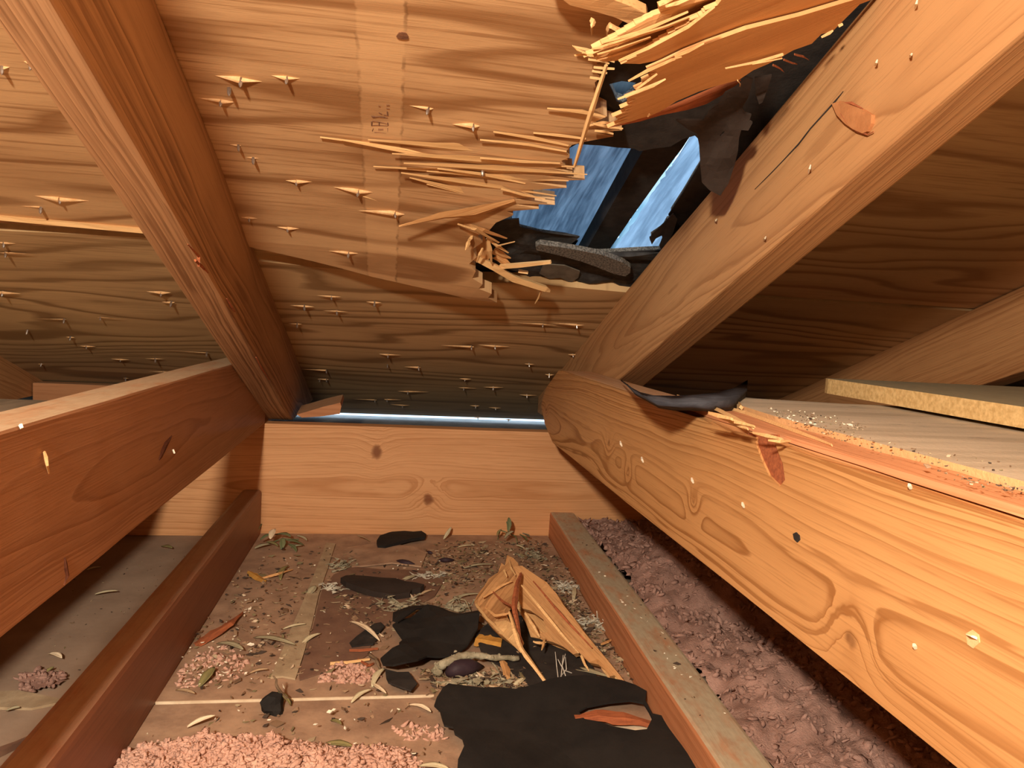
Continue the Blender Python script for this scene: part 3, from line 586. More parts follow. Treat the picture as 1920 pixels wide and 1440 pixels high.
# far trusses in the next bays
rafter(.662, .03, 'shaded far-right rafter beyond the fibreboard', M_FAR, -1.2, 1.44, [((0, 1.22, 0), (0, 1, 0)), ((0, 0, .1512), (0, 0, -1))], None)
tag(timber('truss_chord', (.632, -1.2, .1975), (.632, 1.2, .1975), (0, 0, 1), .028, .09, M_FAR, cuts=[((0, .98, 0), (0, 1, 0))], seed=9), 'far-right truss chord carrying the dusty plank and fibreboard', 'joist')
rafter(-.544, .028, 'far-left rafter seen beyond the left chord', M_FAR, -1.2, 1.5, [((0, 0, .1512), (0, 0, -1))], None)
tag(timber('truss_chord', (-.575, -1.2, .1955), (-.575, 1.2, .1955), (0, 0, 1), .028, .09, M_FAR, cuts=[((0, 1.0, 0), (0, 1, 0))], seed=19), 'far-left truss chord behind the left chord', 'joist')
tag(timber('blocking_board', (-.528, 1.216, .1385), (-.19, 1.216, .1385), (0, 0, 1), .03, .066, M_BLOCK, seed=6), 'short orange blocking board behind the left chord', 'board')
tag(timber('dusty_board', (-.40, .25, .1597), (-.40, 1.02, .1597), (0, 0, 1), .30, .018, M_DUSTP, seed=16), 'grey-green dusty board lying in the left bay behind the chord', 'board')
# floor joists
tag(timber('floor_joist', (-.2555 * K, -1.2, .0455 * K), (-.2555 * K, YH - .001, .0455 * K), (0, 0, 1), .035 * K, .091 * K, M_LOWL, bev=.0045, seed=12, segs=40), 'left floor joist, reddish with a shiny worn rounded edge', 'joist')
fa, fb = V3((.348 * K, YH - .001, .0275 * K)), V3((.310 * K, .30 * K, .0275 * K))
fb = fa + (fb - fa) * 2.2
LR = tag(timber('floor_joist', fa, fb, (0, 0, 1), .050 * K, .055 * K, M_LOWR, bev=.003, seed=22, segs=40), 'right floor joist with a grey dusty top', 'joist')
fd = (fb - fa).normalized(); fs = V3((fd.y, -fd.x, 0))
# dusty plank and fibreboard on the right
V, F = slab([(.2300, -.9), (.2298, .1), (.2305, .3), (.2300, .42), (.238, .50), (.2445, .548), (.256, .541), (.262, .545), (.285, .535), (.315, .528), (.34, .522), (.645, .505), (.645, -.9)], .006, lambda u, v, w: V3((u, v, JT + .0006 + w)))
dp = tag(mk('dusty_plank', V, F, M_DUSTP), 'wide grey dusty plank on the right chord under the fibreboard', 'board')
V, F = slab([(.357, -.9), (.3645, .583), (.3665, .590), (.70, .592), (.86, .585), (.86, -.9)], .0125, lambda u, v, w: V3((u, v, JT + .0092 + w)), space=.08)
tag(mk('fibreboard_panel', V, F, M_FIBG), 'yellow-edged fibreboard panel with a dusty top lying on the plank', 'board')

# ------------------------------------------------------------------ what lies over the hole: felt, shingles, batten, tarp
OPEN_PX = [(900, 400), (880, 330), (1000, 268), (1062, 276), (1085, 263), (1110, 265), (1130, 266), (1160, 270), (1193, 272), (1203, 277), (1230, 272), (1262, 268), (1285, 254), (1308, 247), (1322, 262), (1322, 290), (1311, 312), (1297, 335), (1281, 362), (1266, 385), (1257, 399), (1268, 408), (1250, 414),
           (1243, 427), (1221, 442), (1222, 447), (1240, 438), (1252, 436), (1245, 447), (1246, 466), (1200, 468), (1150, 471), (1110, 472), (1070, 470), (1086, 448), (1070, 443), (1020, 436), (973, 424), (972, 409), (930, 407)]
OPEN2 = [(1146, 149), (1170, 143), (1197, 146), (1190, 172), (1172, 186), (1160, 181), (1153, 163)]
PIN = [(1400, 163), (1406, 159), (1412, 166), (1406, 173), (1402, 175)]
felt_uv = [[roof_uv(x, y, .0135) for x, y in q] for q in (OPEN_PX, OPEN2, PIN)]
o = roofsheet('roofing_felt', [(-2.39, -1.80), (2.39, -1.80), (2.39, 1.475), (-2.39, 1.475)], .0014, .0135, M_FELT, None, holes=felt_uv)
tag(o, 'black roofing felt torn open around the roof hole', 'felt')
def ring(px, off, g):                                    # the opening, pulled back a little
    q = [roof_uv(x, y, off) for x, y in px]; c = (sum(a for a, b in q) / len(q), sum(b for a, b in q) / len(q))
    return [(c[0] + (a - c[0]) * g, c[1] + (b - c[1]) * g) for a, b in q]
o = roofsheet('roof_shingles', [(-2.39, -1.80), (2.39, -1.80), (2.39, 1.475), (-2.39, 1.475)], .006, .0155, M_GRAN, None, holes=[ring(OPEN_PX, .0135, 1.06), ring(OPEN2, .0135, 1.1), ring(PIN, .0135, 1.2)])
tag(o, 'asphalt shingles above the felt around the hole', 'shingles')
sh_px = [(1004, 463), (1012, 459), (1050, 464), (1090, 471), (1130, 479), (1168, 493), (1182, 503), (1181, 512), (1172, 519), (1150, 514), (1120, 502), (1090, 491), (1050, 480), (1020, 473), (1006, 470)]
V, F = slab([roof_uv(x, y, -.002) for x, y in sh_px], .005, lambda u, v, w: V3((u, v, -.002 + w)), space=.006)
o = tag(mk('shingle_scrap', V, F, M_GRAN, None, ROOF), 'grey granulated shingle scrap lying along the lower rim of the hole', 'shingle')
bl = [(930, 412), (974, 409), (975, 424), (1020, 434), (1088, 446), (1062, 462), (1100, 474), (1240, 472), (1243, 482), (1225, 488), (1205, 515), (1178, 540), (1150, 528), (1105, 538), (1060, 526), (1010, 530), (985, 510), (940, 500), (915, 470), (918, 435)]
uvb = [roof_uv(x, y, .006) for x, y in bl]
V, F = slab(uvb, .0012, lambda u, v, w: V3((u, v, .006 + w + .006 * noise.noise(V3((u * 30, v * 45, 1))))), space=.008)
tag(mk('torn_felt', V, F, plain('torn_rim_felt', (.020, .018, .017), (.05, .046, .042), 70, .8), None, ROOF, smooth=False), 'ragged black felt edge below the blue tarp along the lower rim', 'felt')
V, F = slab([roof_uv(x, y, .004) for x, y in [(1020, 494), (1060, 497), (1088, 508), (1085, 520), (1070, 530), (1052, 520), (1030, 522), (1012, 512)]], .001, lambda u, v, w: V3((u, v, .004 + w)))
tag(mk('felt_scrap', V, F, plain('grey_felt_back', (.17, .145, .11), (.10, .085, .065), 60), None, ROOF), 'greenish grey felt scrap under the shingle scrap', 'felt')
V, F = slab([roof_uv(x, y, .032) for x, y in [(1255, 195), (1338, 190), (1290, 262), (1248, 318), (1195, 392), (1140, 472), (1112, 512), (1074, 512), (1098, 471), (1150, 380), (1208, 279)]], .020, lambda u, v, w: V3((u, v, .032 + w)))
tag(mk('roof_batten', V, F, plain('black_batten_wood', (.020, .016, .013), (.035, .028, .022), 60, .9), None, ROOF), 'black batten crossing the hole between the two tarp strips', 'batten')
fold = lambda u, v: .004 * math.sin(u * 90 + v * 14) + .003 * noise.noise(V3((u * 26, v * 9, 0)))
def tarp(name, px, off, mat, label, sp_=.012):
    V, F = slab([roof_uv(x, y, off) for x, y in px], .0006, lambda u, v, w: V3((u, v, off + w + fold(u, v))), space=sp_); return tag(mk(name, V, F, mat, None, ROOF, smooth=False), label, 'tarp')
tarp('roof_tarp', [(700, 180), (1265, 100), (1262, 265), (1180, 400), (1110, 560), (700, 600)], .060, M_TARP1, 'dull blue tarp left of the black batten, over the roof hole')
tarp('roof_tarp', [(1330, 190), (1420, 90), (1520, 150), (1400, 400), (1280, 560), (1098, 550), (1147, 476), (1214, 378), (1256, 312), (1290, 262)], .066, M_TARP2, 'bright pale blue tarp right of the black batten')
tarp('tarp_corner', [(1120, 90), (1240, 90), (1240, 210), (1120, 215)], .052, tarp_mat('grey_tarp', (.20, .23, .25), (.34, .37, .38)), 'grey blue scrap of tarp in the small upper opening')
hem = [(1286, 258), (1270, 283), (1252, 310), (1232, 343), (1210, 376), (1190, 405), (1168, 437), (1143, 474)]
Pm = [roof(x, y, .054) for x, y in hem]; V, F = blade(fine(Pm, 5, .0006), [pxw(Pm[0], 13)] * (5 * 7 + 1), .001, -NRM, .45)
tag(mk('tarp_hem', V, F, M_HEM), 'frayed bright hem along the left side of the pale blue tarp', 'tarp')

# ------------------------------------------------------------------ the torn plywood flap beside the right rafter
KF = .42; H0 = ROOF @ V3((.236, 0, -.003)); NF_ = (NRM - V3((1, 0, 0)) * KF).normalized()
def flp(x, y, off=0.0): return hit(x, y, NF_, H0 + NF_ * off)
ax = (flp(1480, 100) - flp(1200, 215)).normalized(); yv = NF_.cross(ax); FFR = Matrix((ax, yv, NF_)).transposed().to_4x4(); FFR.translation = flp(1250, 150)
FIN = FFR.inverted()
flap = thing('plywood_flap', 'large torn orange plywood flap hanging across the hole beside the right rafter', 'plywood', FFR.translation)
def teeth(a, b, n, l0, l1, seed):
    rnd = random.Random(seed); out = []
    for i in range(n):
        t0, t1 = i / n, (i + rnd.uniform(.35, .75)) / n; l = rnd.uniform(l0, l1)
        out.append((a[0] + (b[0] - a[0]) * t0, a[1] + (b[1] - a[1]) * t0)); out.append((a[0] + (b[0] - a[0]) * t1 - .94 * l, a[1] + (b[1] - a[1]) * t1 + .34 * l))
    return out + [b]
def fslab(name, px, off, thick, mat, label=None, rough=.0):
    q = [FIN @ flp(x, y, off) for x, y in px]
    V, F = slab([(a.x, a.y) for a in q], thick, lambda u, v, w: V3((u, v, off + w + rough * noise.noise(V3((u * 25, v * 220, 0))))), space=.008 if rough else .03)
    o = mk(name, V, F, mat, flap, FFR)
    if label: o['label'] = label
    return o
jl = teeth((1176, 229), (1192, 186), 7, 14, 44, 1) + teeth((1196, 180), (1244, 118), 8, 6, 30, 2)[1:] + [(1285, 98), (1325, 82)]
fslab('veneer_layer', jl + [(1400, 55), (1500, 30), (1600, 0), (1660, -60), (1660, -10), (1612, 8), (1588, 32), (1562, 58), (1540, 64), (1522, 82), (1488, 94), (1470, 104), (1440, 120), (1412, 132), (1385, 150), (1340, 162), (1310, 172), (1268, 190), (1240, 208), (1222, 216), (1213, 219), (1198, 223), (1185, 227)], -.004, .0022, M_FLAP, 'smooth lower veneer of the flap')
fslab('veneer_layer', teeth((1172, 119), (1345, 10), 15, 4, 22, 3) + [(1360, -10), (1380, -60), (1700, -70), (1600, 12), (1420, 52), (1322, 83), (1285, 96), (1240, 112), (1200, 120)], -.001, .0022, M_FLAP, 'smooth upper veneer of the flap')
fslab('veneer_layer', teeth((1136, 114), (1128, 84), 5, 10, 46, 4) + teeth((1130, 80), (1240, 28), 7, 3, 16, 5) + [(1238, 16), (1250, 6), (1280, -20), (1420, -60), (1380, 0), (1320, 40), (1260, 75), (1200, 105), (1150, 118)], .005, .0026, M_SPL2, 'rough fibrous inner ply of the flap', .004)
fslab('veneer_layer', [(1140, 240), (1190, 226), (1260, 206), (1330, 176), (1390, 152), (1360, 175), (1325, 195), (1290, 206), (1240, 216), (1200, 228)], .010, .003, M_RED, 'reddish inner ply showing under the flap edge')
def fsp(px, wd, off, mat=M_SPL):
    wd = tuple(q * .62 for q in wd); P = [flp(x, y, off) for x, y in px]; V, F = blade(fine(P, 4), sum([[wd[i] * pxw(P[i], 1) * (1 - k / 4) + wd[i + 1] * pxw(P[i], 1) * k / 4 for k in range(4)] for i in range(len(P) - 1)], []) + [wd[-1] * pxw(P[-1], 1)], .0014, -NF_, .3)
    fr = Matrix((ax, yv, NF_)).transposed().to_4x4(); fr.translation = P[0]; inv = fr.inverted()
    mk('splinter', [inv @ q for q in V], F, mat, flap, fr)
for px, wd, off, m in [([(1158, 186), (1195, 172), (1225, 160), (1248, 148)], (3, 12, 12, 2), -.009, M_SPL), ([(1178, 152), (1215, 132), (1260, 112), (1278, 107)], (4, 13, 9, 3), -.006, M_SPL2), ([(1265, 106), (1290, 96), (1320, 81)], (6, 10, 2), -.007, M_SPL2), ([(1192, 168), (1215, 150), (1232, 138)], (3, 8, 4), -.007, M_SPL2),
                       ([(1360, 128), (1420, 116), (1468, 102)], (1.5, 5, 6), -.0065, M_SPL), ([(1410, 120), (1440, 113), (1466, 108)], (1, 3, 3), -.007, M_SPL), ([(1160, 114), (1215, 90), (1290, 50), (1340, 12)], (3, 6, 6, 3), -.004, M_SPL2), ([(1120, 102), (1160, 92), (1220, 70)], (3, 9, 3), .002, M_SPL2), ([(1118, 112), (1170, 98), (1230, 80)], (2, 7, 3), .001, M_SPL2),
                       ([(1110, 92), (1170, 76), (1250, 50), (1320, 20)], (3, 8, 9, 3), .001, M_SPL2), ([(1130, 80), (1200, 60), (1290, 22)], (2, 8, 3), .0, M_SPL2), ([(1098, 99), (1080, 92), (1074, 86)], (4, 4, 1.5), .002, M_SPL), ([(1112, 104), (1092, 102), (1077, 104)], (4, 3, 1), .002, M_SPL2), ([(1540, 70), (1555, 62), (1562, 57)], (4, 9, 2), -.007, M_SPL), ([(1572, 49), (1580, 45)], (4, 3), -.008, M_SPL),
                       ([(1450, 122), (1462, 128), (1470, 135)], (6, 5, 1), .004, M_RED), ([(1470, 112), (1485, 118), (1495, 120)], (6, 5, 1), .004, M_RED), ([(1490, 102), (1506, 106), (1516, 112)], (5, 5, 1), .004, M_RED), ([(1383, 151), (1388, 157), (1387, 162)], (3, 2, 1), -.005, M_SPL), ([(1218, 214), (1214, 219)], (3, 1), -.005, M_SPL), ([(1248, 12), (1270, 6), (1300, -6)], (5, 11, 4), -.002, M_SPL)]:
    fsp(px, wd, off, m)
# plank splinter torn from the sheet, crossing at the very top
V, F = slab([roof_uv(x, y, -.012) for x, y in [(1020, -30), (1050, 10), (1065, 22), (1110, 33), (1150, 45), (1172, 55), (1182, 58), (1210, 46), (1207, 36), (1180, 24), (1150, 12), (1130, 3), (1090, -40)]], .006, lambda u, v, w: V3((u, v, -.012 + w + .0015 * noise.noise(V3((u * 20, v * 160, 0))))), space=.008)
tag(mk('wood_splinter', V, F, M_SPL2, None, ROOF), 'wide torn plank splinter at the top, meeting the ragged end of the flap', 'splinter')
V, F = slab([roof_uv(x, y, .004) for x, y in [(1120, -60), (1150, 12), (1175, 26), (1194, 18), (1198, -60)]], .004, lambda u, v, w: V3((u, v, .004 + w + .003 * noise.noise(V3((u * 20, v * 260, 3))))), space=.006)
mk('inner_ply', V, F, M_SPL2, sheetA, ROOF)
loose('wood_splinter', 'short curled sliver standing left of the flap tip, under the wide torn plank', [(1113, 37), (1109, 46), (1110, 62)], [5, 5, 4], (-.016, -.02, -.008))
loose('wood_splinter', 'hooked yellow sliver touching the ragged end of the flap', [(1140, 68), (1139, 55), (1143, 47), (1155, 54), (1165, 57)], [6, 6, 5, 5, 3], (-.014, -.018, -.02, -.02, -.018))
# felt hanging down in front of the hole by the rafter
def hang(name, px, o0, o1, mat, label, holes=()):
    ys = [q[1] for q in px]; y0, y1 = min(ys), max(ys)
    pl = lambda x, y: roof(x, y, o0 + (o1 - o0) * (y - y0) / (y1 - y0))
    pts = {}
    V, F = slab(px, 1.0, lambda u, v, w: (u, v, w), holes=holes, space=13)
    VV = []
    for q in V:
        p = pl(q[0], q[1]); VV.append(p + NRM * (.0012 * q[2] + .004 * noise.noise(V3((q[0] * .03, q[1] * .02, 2)))))
    return tag(mk(name, VV, F, mat), label, 'felt')
hang('hanging_felt', [(1398, 146), (1412, 150), (1404, 172), (1392, 205), (1398, 216), (1409, 218), (1405, 228), (1411, 231), (1403, 244), (1390, 246), (1386, 262), (1384, 285), (1378, 312), (1366, 345), (1350, 362), (1330, 356), (1316, 344), (1313, 310), (1311, 275), (1307, 250), (1290, 240), (1268, 228), (1285, 221), (1318, 222), (1330, 208), (1345, 190), (1360, 170), (1380, 160)], -.014, -.040, M_BRFELT,
     'brown-black felt tongue hanging from the flap in front of the hole', holes=[[(1350, 257), (1354, 250), (1359, 247), (1356, 254), (1351, 260)]])
hang('hanging_felt', [(1415, 148), (1447, 140), (1440, 165), (1430, 192), (1423, 195), (1417, 175)], -.006, -.022, M_BRFELT, 'small pointed felt tag between the flap and the right rafter')
hang('hanging_felt', [(1222, 438), (1232, 430), (1250, 418), (1262, 402), (1270, 412), (1262, 440), (1250, 462), (1240, 470), (1236, 462), (1242, 450), (1240, 438), (1230, 446), (1222, 456), (1219, 448)], .006, .002, M_FELT, 'tattered black felt rag at the lower right corner of the hole')

# ------------------------------------------------------------------ floor of the middle bay
def fslabf(name, px, h, thick, mat, label=None, cat=None, rough=0., space=None, parent=None, bump_=30, holes=()):
    q = [flr(x, y, h) for x, y in px]; hq = [[(flr(x, y, h).x, flr(x, y, h).y) for x, y in hh] for hh in holes]
    V, F = slab([(a.x, a.y) for a in q], thick, lambda u, v, w: V3((u, v, h + w + rough * (noise.noise(V3((u * bump_, v * bump_, h * 50))) + .5))), space=space, holes=hq)
    o = mk(name, V, F, mat, parent)
    if label: tag(o, label, cat) if cat else tag(o, label)
    return o
YS = flr(620, 1318).y; XA = -.2375 * K
def jx(y): return fa.x - .026 * K + (y - fa.y) * (fd.x / fd.y)                     # left face of the right floor joist
def panel(y0, y1, h): 
    q = [(XA, y0), (jx(y0) - .001, y0), (jx(y1) - .001, y1), (XA, y1)]
    V, F = slab(q, h, lambda u, v, w: V3((u, v, .0002 + w))); return mk('drywall_panel', V, F, M_DRY, floor)
panel(YS, YH - .0005, .0045); panel(-.8, YS - .003, .0036)
V, F = box((XA, YS - .0012, .0003), (jx(YS) - .002, YS - .0001, .0048)); mk('panel_edge', V, F, M_EDGE, floor)['label'] = 'pale straight edge of the far panel'
PT = .0047
tag(fslabf('tape_strip', [(612, 1020), (629, 1022), (612, 1075), (597, 1120), (588, 1160), (578, 1200), (566, 1240), (554, 1276), (530, 1272), (507, 1274), (528, 1225), (542, 1190), (560, 1150), (577, 1110), (594, 1066)], PT, .0016, M_TAPE, rough=.0006, space=.012), 'tan paper tape strip running toward the header on the brown floor', 'tape')
tag(fslabf('brown_paper', [(603, 1110), (625, 1080), (660, 1064), (720, 1070), (800, 1072), (832, 1092), (815, 1120), (760, 1150), (700, 1190), (692, 1228), (660, 1250), (610, 1262), (562, 1277), (560, 1262), (574, 1222), (590, 1165)], PT, .0012, M_STAIN, rough=.001, space=.014), 'dark brown torn paper patch right of the tape strip', 'paper')
tag(fslabf('brown_paper', [(652, 1030), (700, 1022), (770, 1028), (800, 1040), (790, 1066), (735, 1060), (660, 1066), (640, 1048)], PT, .0018, M_DRY, rough=.002, space=.014), 'lighter brown paper scrap near the header', 'paper')

# glass wool
def wool(name, inside_fn, rect, hfn, mat, label, cell=.0042, tufts=900, seed=1, size=(.004, .010)):
    rnd = random.Random(seed); x0, y0, x1, y1 = rect; nx, ny = int((x1 - x0) / cell), int((y1 - y0) / cell); A = Acc(); idx = {}
    def H(x, y):
        n = noise.noise(V3((x * 28, y * 28, seed))) * .012 + abs(noise.noise(V3((x * 75, y * 75, seed + 3)))) * .012 + abs(noise.noise(V3((x * 170, y * 170, seed + 5)))) * .006
        return max(.0, hfn(x, y) + n * min(1, hfn(x, y) / .02))
    for i in range(nx + 1):
        for j in range(ny + 1):
            x, y = x0 + i * cell, y0 + j * cell
            if inside_fn(x, y): idx[i, j] = len(A.v); A.v.append(V3((x + rnd.uniform(-.3, .3) * cell, y + rnd.uniform(-.3, .3) * cell, .0022 + H(x, y))))
    for (i, j) in list(idx):
        if (i + 1, j) in idx and (i, j + 1) in idx and (i + 1, j + 1) in idx: A.f.append([idx[i, j], idx[i + 1, j], idx[i + 1, j + 1], idx[i, j + 1]])
    ico = bmesh.new(); bmesh.ops.create_icosphere(ico, subdivisions=1, radius=1); iv = [v.co.copy() for v in ico.verts]; ifc = [[v.index for v in f.verts] for f in ico.faces]; ico.free()
    k = 0
    while k < tufts:
        x, y = rnd.uniform(x0, x1), rnd.uniform(y0, y1)
        if not inside_fn(x, y): continue
        k += 1; r = rnd.uniform(*size); rot = Matrix.Rotation(rnd.uniform(0, 6.3), 3, V3((rnd.random(), rnd.random(), rnd.random() + .1)).normalized())
        sc = V3((r * rnd.uniform(.9, 2.0), r * rnd.uniform(.5, 1), r * rnd.uniform(.3, .6))); z = .0022 + H(x, y) + r * .12
        A.add([V3((x, y, z)) + rot @ V3((q.x * sc.x, q.y * sc.y, q.z * sc.z)) * (1 + .55 * noise.noise(q * 1.6 + V3((k, 0, 0))) + .35 * noise.noise(q * 4.2 + V3((0, k, 0)))) for q in iv], ifc)
    A.v = [q * K for q in A.v]
    return tag(A.build(name, mat, None, smooth=True), label, 'insulation', kind='stuff')
def upoly(px): return [(a.x / K, a.y / K) for a in [flr(*q) for q in px]]
wpoly = upoly([(285, 1352), (330, 1345), (420, 1352), (470, 1340), (500, 1330), (560, 1332), (582, 1352), (585, 1390), (640, 1405), (700, 1402), (760, 1410), (800, 1440), (830, 1520), (120, 1600), (195, 1440), (240, 1400)])
def edge_h(poly, hmax, wd):
    def f(x, y):
        d = min(((V3((x, y, 0)) - V3((a[0], a[1], 0)) - (V3((b[0] - a[0], b[1] - a[1], 0))) * max(0, min(1, ((x - a[0]) * (b[0] - a[0]) + (y - a[1]) * (b[1] - a[1])) / max(1e-9, (b[0] - a[0]) ** 2 + (b[1] - a[1]) ** 2)))).length) for a, b in zip(poly, poly[1:] + poly[:1]))
        return hmax * min(1, d / wd)
    return f
e1 = edge_h(wpoly, .016, .05)
wool('glass_wool', lambda x, y: inside((x, y), wpoly) and x > -.236, (-.24, .46, .13, .72), e1, M_PINK, 'pink glass wool fluff heaped at the near end of the middle bay', tufts=4200, seed=2, size=(.0013, .0042))
w2 = upoly([(598, 1268), (640, 1258), (690, 1262), (712, 1275), (690, 1290), (640, 1296), (596, 1288)])
wool('glass_wool', lambda x, y: inside((x, y), w2), (-.2, .70, .12, .95), lambda x, y: .004, M_PINK, 'small pink wool tuft beside the dark brown patch', tufts=130, seed=3, size=(.002, .005))
w3 = upoly([(372, 1235), (420, 1218), (450, 1235), (470, 1262), (440, 1285), (390, 1292), (330, 1310), (330, 1280)])
wool('glass_wool', lambda x, y: inside((x, y), w3) and x > -.236, (-.24, .7, 0, 1.0), lambda x, y: .003, M_PINK, 'dusty pink wool shreds along the left floor joist', tufts=170, seed=4, size=(.002, .0045))
w4 = upoly([(730, 1372), (790, 1366), (828, 1376), (842, 1398), (800, 1402), (745, 1398)])
wool('glass_wool', lambda x, y: inside((x, y), w4), (-.1, .6, .2, .8), lambda x, y: .002, M_PINK, 'pink wool bits beside the big black felt sheet', tufts=60, seed=5, size=(.002, .005))
def hr(x, y): return .036 + .048 * math.exp(-((x - .47) / .09) ** 2 - ((y - 1.10) / .16) ** 2) + .020 * math.exp(-((x - .44) / .08) ** 2 - ((y - .75) / .12) ** 2) - .020 * math.exp(-((x - .49) / .06) ** 2 - ((y - .90) / .05) ** 2)
def rjx(y): return fa.x / K + (y - fa.y / K) * (fd.x / fd.y) + .0262
wool('glass_wool', lambda x, y: x > rjx(y), (.30, .35, .95, YH / K - .012), hr, M_PINKD, 'dusty pink glass wool filling the bay right of the right floor joist', cell=.0055, tufts=6500, seed=6, size=(.0018, .0055))
w6 = upoly([(30, 1280), (70, 1262), (120, 1265), (122, 1290), (60, 1305), (32, 1300)])
wool('glass_wool', lambda x, y: inside((x, y), w6), (-.6, .6, -.2, 1.1), lambda x, y: .002, M_PINKD, 'wisp of dusty wool on the grey floor of the left bay', tufts=50, seed=9, size=(.002, .005))
tag(fslabf('paper_flange', [(-60, 1302), (40, 1299), (128, 1318), (60, 1332), (-60, 1330)], .0003, .002, M_TAPE), 'pale paper flange across the left bay floor', 'paper')
tag(fslabf('paper_flange', [(-40, 1425), (30, 1400), (60, 1387), (56, 1392), (0, 1420), (-40, 1440)], .0003, .004, M_STAIN), 'dark folded paper edge at the lower left corner', 'paper')

# ------------------------------------------------------------------ debris on the floor
PH = .0045                                                # top of the drywall panel
def leaf(label, a, b, wpx, kind, h=PH, lift=(.002, .004), curl=.35, stem=None, name='dry_leaf', surf=None, cat='leaf', group=None):
    P0, P1 = (surf or flr)(*a, h + lift[0]) if surf is None else surf(*a, lift[0]), (surf or flr)(*b, h + lift[1]) if surf is None else surf(*b, lift[1])
    ax = P1 - P0; L = ax.length; ax.normalize(); up = V3((0, 0, 1)); sd = up.cross(ax)
    if sd.length < .2: sd = V3((1, 0, 0))
    sd.normalize(); up = ax.cross(sd); wd = pxw(P0, wpx); n = 9; V = []; F = []
    bend = random.uniform(-.08, .08)
    for i in range(n):
        t = i / (n - 1); hw = wd / 2 * (math.sin(math.pi * min(1, t * .94 + .05)) ** .72) * (1 + .06 * math.sin(t * 17)); arch = .05 * L * math.sin(math.pi * t)
        c = P0 + ax * (L * t) + up * arch + sd * (bend * L * math.sin(math.pi * t))
        for j in (-1, -.5, 0, .5, 1):
            V.append(c + sd * hw * j + up * (abs(j) ** 1.5 * hw * curl - (.0004 if j == 0 else 0)))
    for i in range(n - 1):
        for j in range(4): q = i * 5 + j; F.append([q, q + 1, q + 6, q + 5])
    N = len(V); V += [v - up * .0005 for v in V]; F += [[i + N for i in reversed(f)] for f in F]
    rim = [i * 5 for i in range(n)] + [(n - 1) * 5 + j for j in range(1, 5)] + [i * 5 + 4 for i in range(n - 2, -1, -1)] + [j for j in range(3, 0, -1)]
    F += [[a_, b_, b_ + N, a_ + N] for a_, b_ in zip(rim, rim[1:] + rim[:1])]
    fr = Matrix((ax, sd, up)).transposed().to_4x4(); fr.translation = P0; inv = fr.inverted()
    if not stem: return tag(mk(name, [inv @ v for v in V], F, M_LEAF[kind], None, fr, smooth=True), label, cat, group)
    t = thing(name, label, cat, P0, group); mk('leaf_blade', [inv @ v for v in V], F, M_LEAF[kind], t, fr, smooth=True)
    S0 = flr(*stem, h + .002); v, f = tube(fine([P0 + ax * .15 * L, P0, S0], 3), [.0005] * 7, 5); mk('leaf_stem', v, f, M_BARK, t)
    return t
LV = [((476, 1195), (553, 1208), 14, 'grey', 'pale grey-green leaf lying across the tan tape strip'), ((566, 1209), (602, 1187), 12, 'pale', 'short pale leaf at the right edge of the tape strip, beside the long grey-green leaf'),
      ((654, 1164), (712, 1201), 11, 'cream', 'slim cream leaf lying over a small black felt chip'), ((531, 1179), (574, 1169), 8, 'pale', 'small pale leaf on the tape strip just above the long grey-green leaf'),
      ((407, 1206), (456, 1217), 15, 'grey', 'grey-green leaf beside the red-brown wood shard'), ((351, 1363), (403, 1341), 15, 'cream', 'bright cream leaf on the pink wool in front of the panel edge'),
      ((374, 1287), (402, 1250), 19, 'olive', 'broad olive leaf standing up by the left floor joist'), ((659, 1317), (697, 1292), 11, 'pale', 'pale leaf crossing the bright panel edge'),
      ((678, 1415), (699, 1394), 10, 'tan', 'tan leaf curled on the near panel right of the stemmed olive leaf'), ((424, 1440), (464, 1410), 9, 'tan', 'narrow tan leaf half buried in the pink wool'),
      ((766, 1321), (808, 1334), 11, 'cream', 'cream leaf in front of the panel edge, left of the big black felt sheet'), ((698, 1287), (722, 1252), 13, 'pale', 'pale olive leaf leaning on the lower left corner of the crumpled felt'),
      ((699, 1281), (724, 1299), 9, 'cream', 'small cream leaf below the pale olive leaf at the crumpled felt'), ((785, 1436), (842, 1441), 16, 'pale', 'pale leaf at the bottom edge, left of the big black felt sheet'),
      ((526, 1087), (541, 1060), 10, 'olive', 'olive leaf standing between the orange chips near the header'), ((578, 1116), (592, 1098), 15, 'grey', 'roundish grey leaf on the far part of the tape strip'),
      ((752, 1090), (780, 1079), 13, 'grey', 'roundish grey leaf above the dark bean-shaped shingle piece'), ((746, 1101), (777, 1094), 7, 'pale', 'thin pale leaf touching the right end of the bean-shaped shingle piece'),
      ((858, 1026), (886, 1022), 7, 'pale', 'thin pale leaf close to the header, left of the green sprig'), ((788, 1115), (810, 1106), 8, 'tan', 'tan leaf at the right tip of the bean-shaped shingle piece'),
      ((818, 1262), (846, 1240), 16, 'olive', 'veined olive leaf under the crumpled black felt'), ((905, 1285), (945, 1302), 13, 'tan', 'tan leaf next to the big felt sheet, below the lichen twig'),
      ((960, 1290), (985, 1270), 12, 'pale', 'pale leaf between two black felt sheets'), ((1068, 1253), (1140, 1268), 17, 'grey', 'greyish leaf under the lower edge of the broken plywood chunk'),
      ((468, 1262), (502, 1254), 8, 'tan', 'small tan leaf left of the foot of the tape strip'), ((330, 1293), (365, 1299), 9, 'tan', 'small tan leaf on the wool shreds along the left floor joist'),
      ((620, 1350), (640, 1357), 10, 'olive', 'dark olive leaf scrap on the near panel'), ((1075, 1128), (1078, 1100), 8, 'pale', 'pale leaf on edge between the plywood chunk and the right floor joist'),
      ((840, 1130), (905, 1113), 9, 'grey', 'long grey leaf left of the broken plywood chunk'), ((870, 1065), (925, 1058), 8, 'grey', 'long grey leaf above the broken plywood chunk')]
